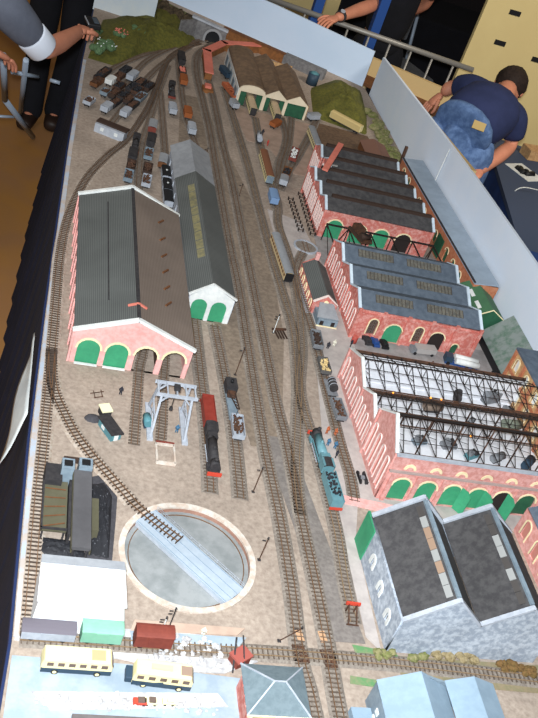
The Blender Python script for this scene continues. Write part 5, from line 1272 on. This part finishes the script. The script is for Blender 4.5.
# red inclined footbridge at the upper works and chimneys
t = thing('red_footbridge', 'red inclined conveyor bridge resting on the upper works roof', 'footbridge', (*P(329, 171)[:2], 0), 0)
a, b = P(325, 170, .172), P(341, 144, .185); o_ = P(329, 171)
MB().bar((a.x-o_.x, a.y-o_.y, .172), (b.x-o_.x, b.y-o_.y, .185), .024, .008).build('deck', coral, t)
MB().box((b.x-o_.x, b.y-o_.y, .09), (.008, .008, .18)).build('post', iron, t)

# creased white sheet hanging from the near left edge
t = thing('hanging_sheet', 'creased white sheet hanging over the left edge of the board', 'sheet', (.150, 2.1, 0))
N, K = 12, 6; vs = []; fs = []
for i in range(N+1):
    u = i/N; y = .20 - .35*u
    for k in range(K+1):
        v = k/K; q = min(1, u*1.15)
        vs.append((-.004 - .045*v*q - .006*math.sin(u*9+v*4)*v, y - .05*v*q, .006 - .13*v*q - .012*v))
for i in range(N):
    for k in range(K): fs.append((i*(K+1)+k, (i+1)*(K+1)+k, (i+1)*(K+1)+k+1, i*(K+1)+k+1))
o = MB().add(vs, fs, None, True).build('cloth', sheetm, t); m_ = o.modifiers.new('thickness', 'SOLIDIFY'); m_.thickness = .0015

# ================================================================== PEOPLE
def skin(name, pts, edges, mat, parent, sub=2, root=0, extra=()):
    """pts: (x, y, z, rx, ry); extra: more (pts, edges) grown separately and kept in the same mesh"""
    vs, fs = [], []
    for P_, E_ in [(pts, edges)] + list(extra):
        me = bpy.data.meshes.new(name); me.from_pydata([p[:3] for p in P_], E_, []); o = bpy.data.objects.new(name, me); C.objects.link(o)
        o.modifiers.new('skin', 'SKIN').use_smooth_shade = True; sk = me.skin_vertices[0].data
        for i, p in enumerate(P_): sk[i].radius = (p[3], p[4] if len(p) > 4 else p[3]); sk[i].use_root = (i == root)
        ss = o.modifiers.new('sub', 'SUBSURF'); ss.levels = sub; ss.render_levels = sub
        dg = bpy.context.evaluated_depsgraph_get(); dg.update(); m2 = o.evaluated_get(dg).to_mesh()
        k = len(vs); vs += [v.co.copy() for v in m2.vertices]; fs += [[i + k for i in p.vertices] for p in m2.polygons]
        o.evaluated_get(dg).to_mesh_clear(); bpy.data.objects.remove(o)
    m = bpy.data.meshes.new(name); m.from_pydata(vs, [], fs); m.update(); m.materials.append(mat)
    for p in m.polygons: p.use_smooth = True
    o = bpy.data.objects.new(name, m); C.objects.link(o)
    if parent is not None: o.parent = parent
    return o
def chain(k, n): return [(i, i+1) for i in range(k, k+n-1)]
def person(label, base, J, shirt, trousers, shoe, parent_name='person', sleeve=.5, cuff=None, hair=True, facing=None, bulk=1.0):
    """J: joints in world coordinates: pelvis, chest, neck, head, for L/R shoulder elbow wrist hip knee ankle toe"""
    t = thing(parent_name, label, 'person', base, 0, None, tabletop=False); B = Vector(base)
    g = {k: Vector(v) - B for k, v in J.items() if not k.startswith('curl')}
    def v(k, r, r2=None): return (*g[k], r, r2 or r)
    pts = [v('pelvis', .10, .085), v('chest', .095, .075), (*(g['chest']*.5+g['neck']*.5), .07, .06), v('neck', .048), v('head', .07, .08)]; ed = [(0, 1), (1, 2), (2, 3), (3, 4)]
    for s_ in 'LR':
        n0 = len(pts)
        sh, el, wr = g['shoulder'+s_], g['elbow'+s_], g['wrist'+s_]
        pts += [(*sh, .038), (*((sh+el)/2), .040), (*el, .038), (*((el+wr)/2 + (el-wr)*.15), .043), (*wr, .029, .023)]
        ed += [(2, n0)] + chain(n0, 5)
        n0 = len(pts); hp, kn, an, to = g['hip'+s_], g['knee'+s_], g['ankle'+s_], g['toe'+s_]
        pts += [(*hp, .06), (*((hp+kn)/2), .055), (*kn, .045), (*((kn+an)*.5 + (kn-an)*.15), .042), (*an, .036), (*to, .03)]
        ed += [(0, n0)] + chain(n0, 6)
    body = skin('body', pts, ed, skinm, t, 2)
    # hands
    for s_ in 'LR':
        wr, el = g['wrist'+s_], g['elbow'+s_]; d = (wr-el).normalized(); up_ = Vector((0, 0, 1)); sd_ = d.cross(up_).normalized() if abs(d.z) < .95 else Vector((1, 0, 0)); nrm_ = sd_.cross(d).normalized()
        curl = J.get('curl'+s_, .35); sgn = 1 if s_ == 'R' else -1
        hp_ = [(*(wr), .024, .018), (*(wr+d*.045), .036, .017), (*(wr+d*.085), .034, .014)]; hv = skin('hand', hp_, [(0, 1), (1, 2)], skinm, body, 2) if False else None
        P_ = [(*(wr-d*.01), .022, .017), (*(wr+d*.045), .036, .016), (*(wr+d*.082), .034, .013)]; E_ = [(0, 1), (1, 2)]
        hand = skin('hand', P_, E_, skinm, t, 2)
        for i, L_ in enumerate((.068, .078, .074, .058)):
            off = sd_*(.026-.0175*i)*1.0; a = wr + d*.070 + off; b_ = wr + d*.088 + off*1.1; c_ = b_ + (d*math.cos(curl) - nrm_*math.sin(curl))*L_*.5; e_ = c_ + (d*math.cos(curl*2.4) - nrm_*math.sin(curl*2.4))*L_*.45
            skin('finger', [(*a, .0085), (*b_, .0088), (*c_, .008), (*e_, .0068)], chain(0, 4), skinm, hand, 1)
        th = sd_*.030*(1 if sgn > 0 else -1)
        a = wr + d*.020 + th*.6; b_ = wr + d*.050 + th*1.5; c_ = b_ + d*.030 + th*.35 - nrm_*.012; e_ = c_ + d*.022 - th*.2 - nrm_*.006
        skin('thumb', [(*a, .012), (*b_, .011), (*c_, .0095), (*e_, .008)], chain(0, 4), skinm, hand, 1)
    # clothes
    c0 = g['chest']; p0 = g['pelvis']; m0 = (c0+p0)/2; k_ = bulk; ex = []; nk0 = g['neck']
    pts = [(*(p0-(c0-p0)*.04), .150*k_, .125*k_), (*m0, .155*k_, .128*k_), (*c0, .170*k_, .130*k_), (*(c0+(nk0-c0)*.72), .09, .08)]; ed = chain(0, 4)
    for s_ in 'LR':
        sh, el, wr = g['shoulder'+s_], g['elbow'+s_], g['wrist'+s_]
        e_ = sh + (el-sh)*sleeve*2 if sleeve <= .5 else el; top_ = c0*.62 + nk0*.38
        q = [(*(top_*.75+sh*.25), .085), (*(top_*.3+sh*.7), .088), (*sh, .086), (*((sh+e_)/2), .072), (*e_, .062)]
        if sleeve > .5: q += [(*(el + (wr-el)*.9), .045)]
        ex.append((q, chain(0, len(q))))
    tp_ = c0*.55 + nk0*.45; ex.append(([(*(g['shoulderL']*.75+tp_*.25), .075), (*tp_, .105, .095), (*(g['shoulderR']*.75+tp_*.25), .075)], chain(0, 3)))
    skin('shirt', pts, ed, shirt, t, 2, extra=ex)
    if cuff:
        for s_ in 'LR':
            sh, el = g['shoulder'+s_], g['elbow'+s_]; e_ = sh + (el-sh)*sleeve*2; d = (el-sh).normalized()
            MB().cyl(e_-d*.05, e_+d*.03, .062, .060, n=20).build('cuff', cuff, t, .006)
    pts = [(*(p0+(c0-p0)*.25), .140*k_, .115*k_), (*(p0+(c0-p0)*.02), .155*k_, .130*k_), (*(p0-(c0-p0)*.16), .150*k_, .130*k_)]; ed = chain(0, 3); ex = []
    for s_ in 'LR':
        hp, kn, an = g['hip'+s_], g['knee'+s_], g['ankle'+s_]
        q = [(*(hp*.5+p0*.5), .105*k_), (*hp, .112*k_), (*((hp+kn)/2), .098*k_), (*kn, .080), (*((kn+an)/2), .076), (*(an+(kn-an)*.10), .072), (*(an-(kn-an)*.17), .074)]; ex.append((q, chain(0, 7)))
    hm = (g['hipL']+g['hipR'])/2; ex.append(([(*g['hipL'], .105*k_), (*(hm + Vector((0, 0, .01))), .125*k_), (*g['hipR'], .105*k_)], chain(0, 3))); ex.append(([(*p0, .13*k_), (*(hm - Vector((0, 0, .05))), .09*k_)], [(0, 1)]))
    skin('trousers', pts, ed, trousers, t, 2, extra=ex)
    for s_ in 'LR':
        an, to = g['ankle'+s_], g['toe'+s_]; d = to-an; d.z = 0
        skin('shoe', [(*(an - d*.05 + Vector((0, 0, .03))), .060, .060), (*(an - d*.3 + Vector((0, 0, -.035))), .058, .055), (*(an + d*.35 + Vector((0, 0, -.04))), .056, .048), (*(to + Vector((0, 0, .005)) + d*.2), .052, .040)], [(0, 1), (1, 2), (2, 3)], shoe, t, 2)
    # head
    hd = g['head']; ax = (hd - g['neck']).normalized(); fc = Vector(facing or (0, 1, 0)); fc = (fc - ax*fc.dot(ax)).normalized(); rt = ax.cross(fc)
    m = Matrix((rt, fc, ax)).transposed().to_4x4(); m.translation = hd + ax*.03
    def tr(mb): mb.v = [m @ p for p in mb.v]; return mb
    tr(MB().ball((0, 0, 0), (.076, .092, .108), 20, 14)).build('head_skin', skinm, body)
    tr(MB().ball((0, .094, -.012), (.013, .018, .022), 10, 7)).build('nose', skinm, body)
    tr(MB().ball((0, .084, -.048), (.024, .008, .007), 10, 6)).build('mouth', M('lips', (170, 96, 86), .5), body)
    for s_ in (-1, 1):
        tr(MB().ball((.030*s_, .080, .012), (.013, .008, .009), 10, 6)).build('eye', offwhite, body); tr(MB().ball((.030*s_, .0865, .012), (.005, .004, .005), 8, 5)).build('iris', black, body)
        tr(MB().ball((.077*s_, -.002, -.004), (.010, .020, .030), 10, 7)).build('ear', skinm, body)
    if hair: tr(MB().ball((0, -.026, .016), (.090, .096, .112), 22, 14, .02)).build('hair', hairm, t)
    return t, g
def W(px, py, z):  # world point at absolute height z
    return P(px, py, z - T)
# right-hand man bending away over the far side
hipc = W(463, 128, 1.08); rv = Vector((.86, -.51, 0))
ch = W(492, 106, 1.17); nk = W(502, 98, 1.18); hdp = W(508, 89, 1.17)
hl, hr_ = hipc - rv*.10 + Vector((.02, .03, -.10)), hipc + rv*.10 + Vector((.02, .03, -.10))
J = dict(pelvis=hipc, chest=ch, neck=nk, head=hdp, shoulderL=W(469, 88, 1.16), elbowL=W(452, 86, 1.12), wristL=W(441, 95, 1.06), shoulderR=W(515, 120, 1.13), elbowR=W(511, 146, 1.0), wristR=W(480, 171, .93),
         hipL=hl, hipR=hr_, kneeL=(hl.x+.02, hl.y+.04, .52), kneeR=(hr_.x+.02, hr_.y+.04, .52), ankleL=(hl.x-.01, hl.y-.01, .09), ankleR=(hr_.x-.01, hr_.y-.01, .09), toeL=(hl.x+.06, hl.y+.12, .035), toeR=(hr_.x+.06, hr_.y+.12, .035))
manR, g = person('person in navy T-shirt and jeans bending away behind the right backdrop', (hipc.x, hipc.y, 0), J, navyshirt, denim, shoem, sleeve=.42, facing=(.45, .85, -.45), bulk=1.18)
# leather patch and belt on the jeans: on the back of the waist, found by looking from behind
bk = -(FW - FW.dot(Vector((0, 0, 1)))*Vector((0, 0, 1))).normalized()
bo = Vector((hipc.x, hipc.y, 0)); ax_ = (ch-hipc).normalized(); pc = (hipc-bo) + ax_*.0 + bk*.125 + Vector((.055, -.01, .075))
MB().box(tuple(pc), (.062, .012, .04), rz=yaw, rx=-.5).build('leather_patch', leather, manR)
# left-hand person sitting, reaching over the hill with a black device
sh = W(2, 2, 1.40); el = W(45, 51, 1.22); wr = W(80, 31, 1.17)
J = dict(pelvis=(-.42, 3.95, .80), chest=(-.32, 4.10, 1.24), neck=(-.27, 4.18, 1.46), head=(-.24, 4.22, 1.55), shoulderL=(-.46, 4.25, 1.38), elbowL=W(-25, 40, 1.12), wristL=W(-4, 52, 1.05), shoulderR=sh, elbowR=el, wristR=wr,
         hipL=(-.5, 4.02, .76), hipR=(-.33, 3.92, .76), kneeL=(-.40, 4.42, .74), kneeR=(-.2, 4.34, .74), ankleL=(-.42, 4.52, .36), ankleR=(-.23, 4.46, .36), toeL=(-.40, 4.64, .32), toeR=(-.2, 4.58, .32), curlR=.7)
manL, g = person('person in grey T-shirt with white cuffs reaching over the left edge with a device', (-.42, 3.95, 0), J, greyshirt, denim, shoem, sleeve=.42, cuff=whitecuff, facing=(.5, .8, -.4))
d = (Vector(wr)-Vector(el)).normalized(); pc = Vector(wr) + d*.145 + Vector((.012, .012, .012))
t = thing('handheld_controller', 'black handheld controller with silver edge held over the left hill', 'controller', tuple(pc + Vector((0, 0, -.01))), math.atan2(d.y, d.x)+.5, None, tabletop=False)
MB().box((0, 0, .008), (.10, .055, .024)).build('case', black, t, .005); MB().box((.0, -.010, .021), (.06, .022, .003)).build('screen', M('screen grey', (86, 96, 106), .2), t); MB().box((.0, .028, .016), (.09, .003, .006)).build('silver_edge', ltgrey, t)
# standing person with black trousers behind
J = dict(pelvis=(.15, 5.70, .93), chest=(.15, 5.70, 1.28), neck=(.15, 5.70, 1.50), head=(.15, 5.71, 1.60), shoulderL=(-.04, 5.70, 1.42), elbowL=(-.11, 5.68, 1.14), wristL=(-.10, 5.78, .90), shoulderR=(.34, 5.70, 1.42), elbowR=(.39, 5.70, 1.14), wristR=(.36, 5.80, .90),
         hipL=(.06, 5.70, .88), hipR=(.24, 5.70, .88), kneeL=(.07, 5.71, .48), kneeR=(.25, 5.71, .48), ankleL=(.08, 5.68, .09), ankleR=(.22, 5.74, .09), toeL=(.05, 5.55, .035), toeR=(.21, 5.61, .035))
person('person in black clothes standing at the far left corner of the board', (.15, 5.70, 0), J, blackcloth, blackcloth, shoem, sleeve=.8, facing=(0, -1, -.1))
# person behind the barrier with forearm along the rail, wearing a watch
wr = W(336, 18, 1.17); el = W(376, 4, 1.22)
bx, by = el.x + .24, el.y + .28
J = dict(pelvis=(bx, by+.1, .9), chest=(bx, by+.08, 1.3), neck=(bx, by+.05, 1.52), head=(bx, by+.03, 1.62), shoulderL=(bx+.2, by+.05, 1.44), elbowL=(bx+.24, by+.2, 1.18), wristL=(bx+.15, by+.40, 1.0), shoulderR=(bx-.17, by+.02, 1.44), elbowR=tuple(el), wristR=tuple(wr),
         hipL=(bx+.1, by+.1, .86), hipR=(bx-.1, by+.1, .86), kneeL=(bx+.1, by+.08, .48), kneeR=(bx-.1, by+.08, .48), ankleL=(bx+.1, by+.1, .09), ankleR=(bx-.1, by+.1, .09), toeL=(bx+.1, by-.04, .035), toeR=(bx-.1, by-.04, .035))
manB, g = person('person in black with bare forearm and wristwatch leaning on the far barrier', (bx, by, 0), J, blackcloth, blackcloth, shoem, sleeve=.42, facing=(-.2, -1, -.2))
d = (Vector(el)-Vector(wr)).normalized(); c0 = g['wristR'] + d*.05
MB().cyl(c0-d*.010, c0+d*.010, .033, n=18).build('wristwatch', softblack, manB); MB().cyl(c0+Vector((0, -.01, .03)), c0+Vector((0, -.012, .036)), .014, n=14).build('watch_face', ltgrey, manB)

# ================================================================== HALL FURNITURE
a, b = W(296, 8, 1.10), W(470, 69, 1.10)
t = thing('crowd_barrier', 'galvanised tubular crowd barrier across the far end behind the backdrop', 'crowd barrier', (a.x, a.y, 0), math.atan2(b.y-a.y, b.x-a.x), None, False); L_ = (b-a).length
MB().cyl((-.2, 0, 1.10), (L_+.02, 0, 1.10), .016, n=12).build('top_rail', barrierm, t); MB().cyl((-.2, 0, .2), (L_+.02, 0, .2), .015, n=12).build('bottom_rail', barrierm, t)
n_ = int((L_+.2)/.13)
for i in range(n_+1): MB().cyl((-.2+.13*i, 0, .2), (-.2+.13*i, 0, 1.10), .007, n=6).build('upright', barrierm, t)
for x in (0.1, L_): MB().tube([(x, -.25, .01), (x, 0, .2), (x, .25, .01)], .016).build('foot', barrierm, t)
def post(label, p_top, p_bot):
    q = W(*p_bot, .95); t = thing('blue_post', label, 'post', (q.x, q.y, 0), 0, None, False); MB().box((0, 0, 1.2), (.055, .055, 2.4)).build('post', bluepost, t); MB().box((0, 0, .01), (.16, .16, .02)).build('foot_plate', bluepost, t)
post('thick blue upright post rising behind the right end of the far backdrop', (384, 0), (366, 52)); post('thin blue upright post behind the middle of the far backdrop', (318, 3), (312, 24))
def board(label, pxl, Y, w_, z0, z1, holes=()):
    x, z = onY(*pxl, Y); t = thing('display_board', label, 'display board', (x, Y, 0), 0, None, False)
    MB().box((w_/2, 0, (z0+z1)/2), (w_, .03, z1-z0)).build('panel', panelcream, t)
    for s_ in (.05, w_-.05): MB().box((s_, .03, z0/2+.1), (.04, .3, z0+.2)).build('leg', softblack, t)
    for (px_, py_) in holes:
        hx, hz = onY(px_, py_, Y-.016); MB().box((hx-x, -.016, hz+T), (.075, .006, .03)).build('hand_slot', black, t)
    return t
board('tall cream display board behind the bending person at the top right', (456, 73), 5.75, 1.5, .35, 2.3, ((515, 13), (500, 43), (537, 60)))
board('cream display board behind the middle of the far backdrop', (250, 3), 6.9, .62, .5, 2.1)
board('cream display board above the tunnel at the far end', (164, 4), 6.9, .28, .3, 1.6)
# beige boxed layout edge behind the corner
a, b = W(372, 60, 1.0), W(446, 92, 1.0); t = thing('pine_trestle_board', 'pine fronted board of a neighbouring layout behind the far right corner', 'layout board', (a.x, a.y, 0), math.atan2(b.y-a.y, b.x-a.x), None, False); L_ = (b-a).length
MB().box((L_/2-.05, .02, .95), (L_+.2, .03, .12)).build('front', pine, t); MB().box((L_/2-.05, -.06, .90), (L_+.2, .16, .02)).build('shelf', brown, t); MB().box((L_/2-.05, .03, .45), (L_+.2, .02, .86)).build('skirt', blackcloth, t)
for x in (0, L_): MB().box((x, 0, .45), (.05, .05, .9)).build('leg', pine, t)
# chair behind the barrier
q = W(433, 40, .9); t = thing('folding_chair', 'chrome framed chair with grey cushion behind the crowd barrier', 'chair', (q.x+.05, q.y+.55, 0), .4, None, False)
for s_ in (-1, 1): MB().tube([(s_*.22, -.2, .02), (s_*.22, -.18, .45), (s_*.22, .18, .47), (s_*.22, .24, .80), (s_*.20, .26, .9)], .013).build('side_tube', tube, t)
MB().box((0, 0, .47), (.42, .40, .05)).build('seat', grey, t, .015); MB().box((0, .25, .74), (.40, .04, .26)).build('backrest', grey, t, .015)
# steel stool / folding frame at the left
t = thing('folding_stool', 'steel tube folding stool under the seated person at the left', 'stool', (-.35, 4.05, 0), .6, None, False)
for s_ in (-1, 1):
    MB().tube([(s_*.20, -.28, .015), (s_*.17, .16, .66)], .014).build('leg', tube, t); MB().tube([(s_*.17, .30, .015), (s_*.14, -.16, .66)], .014).build('leg', tube, t)
MB().box((-.03, -.05, .68), (.34, .30, .04)).build('seat', tube, t, .01); 
for y_, z_ in ((-.20, .13), (.24, .12)): MB().cyl((-.19, y_, z_), (.19, y_, z_), .010, n=8).build('cross_tube', tube, t)
a, b, c_ = W(5, 100, .42), W(33, 137, .02), W(22, 62, .80)
t = thing('step_ladder', 'light steel tube step frame on the floor at the far left', 'step frame', (b.x, b.y, 0), 0, None, False)
B = Vector((b.x, b.y, 0))
MB().tube([b-B, a-B, W(3, 55, .80)-B], .016).build('side_tube', tube, t); MB().tube([W(20, 117, .02)-B, W(26, 60, .80)-B], .014).build('side_tube', tube, t)
MB().tube([W(12, 72, .66)-B, W(38, 77, .62)-B], .011).build('cross_tube', tube, t); MB().tube([W(-6, 116, .03)-B, W(14, 117, .03)-B], .009).build('cross_tube', tube, t); MB().tube([W(50, 80, .5)-B, W(60, 83, .5)-B], .011).build('cross_tube', tube, t)
# neighbouring table with navy cloth at the right
t = thing('side_table', 'grey-blue topped table with navy cloth to the right of the backdrop', 'table', (3.0, 4.1, 0), R(-12), None, False)
MB().box((0, 0, .72), (1.0, 2.3, .03)).build('tabletop', greytable, t); MB().box((-.49, 0, .36), (.02, 2.28, .70)).build('cloth', bluecloth, t); MB().box((0, -1.14, .36), (.98, .02, .70)).build('cloth', bluecloth, t)
MB().box((-.1, -.72, .7375), (.78, .84, .004)).build('runner', bluecloth, t)
for sx in (-1, 1):
    for sy in (-1, 1): MB().box((sx*.44, sy*1.08, .35), (.04, .04, .70)).build('leg', softblack, t)
q = W(525, 172, .74); t = thing('printed_sheet', 'white sheet with black blotches lying on the right side table', 'paper', (q.x, q.y, .736), R(25), None, False)
MB().box((0, 0, .002), (.15, .20, .003)).build('paper', offwhite, t); random.seed(8)
for i in range(5): MB().cyl((random.uniform(-.04, .04), random.uniform(-.05, .05), .003), (random.uniform(-.04, .04), random.uniform(-.05, .05), .0045), .02, n=9).build('blotch', black, t)
t = thing('beige_box', 'beige shallow box on the side table behind the printed sheet', 'box', (W(534, 157, .74).x, W(534, 157, .74).y, .736), R(10), None, False); MB().box((0, 0, .03), (.16, .10, .06)).build('box', tan_brick, t)
def wire(label, pts):
    v = [W(*p) for p in pts]; o = v[0]; t = thing('white_wire', label, 'wire', tuple(o), 0, None, False)
    s3 = []
    for i in range(len(v)-1):
        p0, p1, p2, p3 = v[max(i-1, 0)], v[i], v[i+1], v[min(i+2, len(v)-1)]
        for j in range(6):
            q = j/6; s3.append(.5*((2*p1)+(p2-p0)*q+(2*p0-5*p1+4*p2-p3)*q*q+(3*p1-p0-3*p2+p3)*q**3) - o)
    s3.append(v[-1]-o); MB().tube(s3, .003, 5).build('wire', offwhite, t)
wire('thin white wire curving down in front of the side table, upper one', [(499, 212, .60), (505, 201, .66), (520, 188, .76), (538, 190, .76)])
wire('thin white wire curving down in front of the side table, lower one', [(517, 237, .40), (526, 228, .44), (528, 210, .55), (538, 201, .66)])
a, b = W(506, 228, .5), W(516, 205, .66); t = thing('teal_strut', 'teal blue strut leaning at the front of the side table', 'strut', (a.x, a.y, 0), 0, None, False); MB().bar((0, 0, .02), (b.x-a.x, b.y-a.y, .70), .035).build('strut', M('teal strut', (30, 96, 132), .6), t)
t = thing('draped_bench', 'low bench draped in dark navy cloth directly right of the side backdrop', 'draped bench', (2.22, 2.25, 0), 0, None, False)
MB().box((0, 0, .28), (.5, 1.6, .54)).build('cloth', navycloth, t, .02)
t = thing('draped_table', 'black draped table behind the crowd barrier', 'draped table', (2.75, 7.9, 0), R(-10), None, False)
MB().box((0, 0, .38), (1.9, .8, .74)).build('cloth', blackcloth, t, .02)

# ================================================================== LIGHT
sc = bpy.context.scene
w = bpy.data.worlds.new('hall light'); sc.world = w; w.use_nodes = True
bg = w.node_tree.nodes['Background']; bg.inputs[0].default_value = (1, .88, .74, 1); bg.inputs[1].default_value = .13
def area(name, loc, tgt, size, power, col):
    l = bpy.data.lights.new(name, 'AREA'); l.size = size; l.energy = power; l.color = col; o = bpy.data.objects.new(name, l); C.objects.link(o)
    o.location = loc; o.rotation_euler = (Vector(tgt) - Vector(loc)).to_track_quat('-Z', 'Y').to_euler(); return o
area('camera_flash', (-.05, -.05, H+.12), (.8, 2.2, T), .08, 155, (.88, .95, 1))
area('hall_fill', (-.7, 2.8, 3.7), (1.2, 2.6, T), 1.6, 24, (1, .96, .90))  # unseen fill light, shifted left to brighten the right backdrop board
sl = bpy.data.lights.new('hall_fill_spot', 'SPOT'); sl.energy = 420; sl.color = (1, .93, .82); sl.spot_size = R(52); sl.spot_blend = .6; sl.shadow_soft_size = .4; so_ = bpy.data.objects.new('hall_fill_spot', sl); C.objects.link(so_)  # unseen spot added to brighten the cream display boards and bending person
so_.location = (3.3, 2.2, 4.2); so_.rotation_euler = (Vector((2.75, 5.4, 1.1)) - Vector((3.3, 2.2, 4.2))).to_track_quat('-Z', 'Y').to_euler()
sc.view_settings.view_transform = 'Standard'; sc.view_settings.look = 'None'; sc.view_settings.gamma = 1; sc.view_settings.use_curve_mapping = False; sc.view_settings.exposure = 0
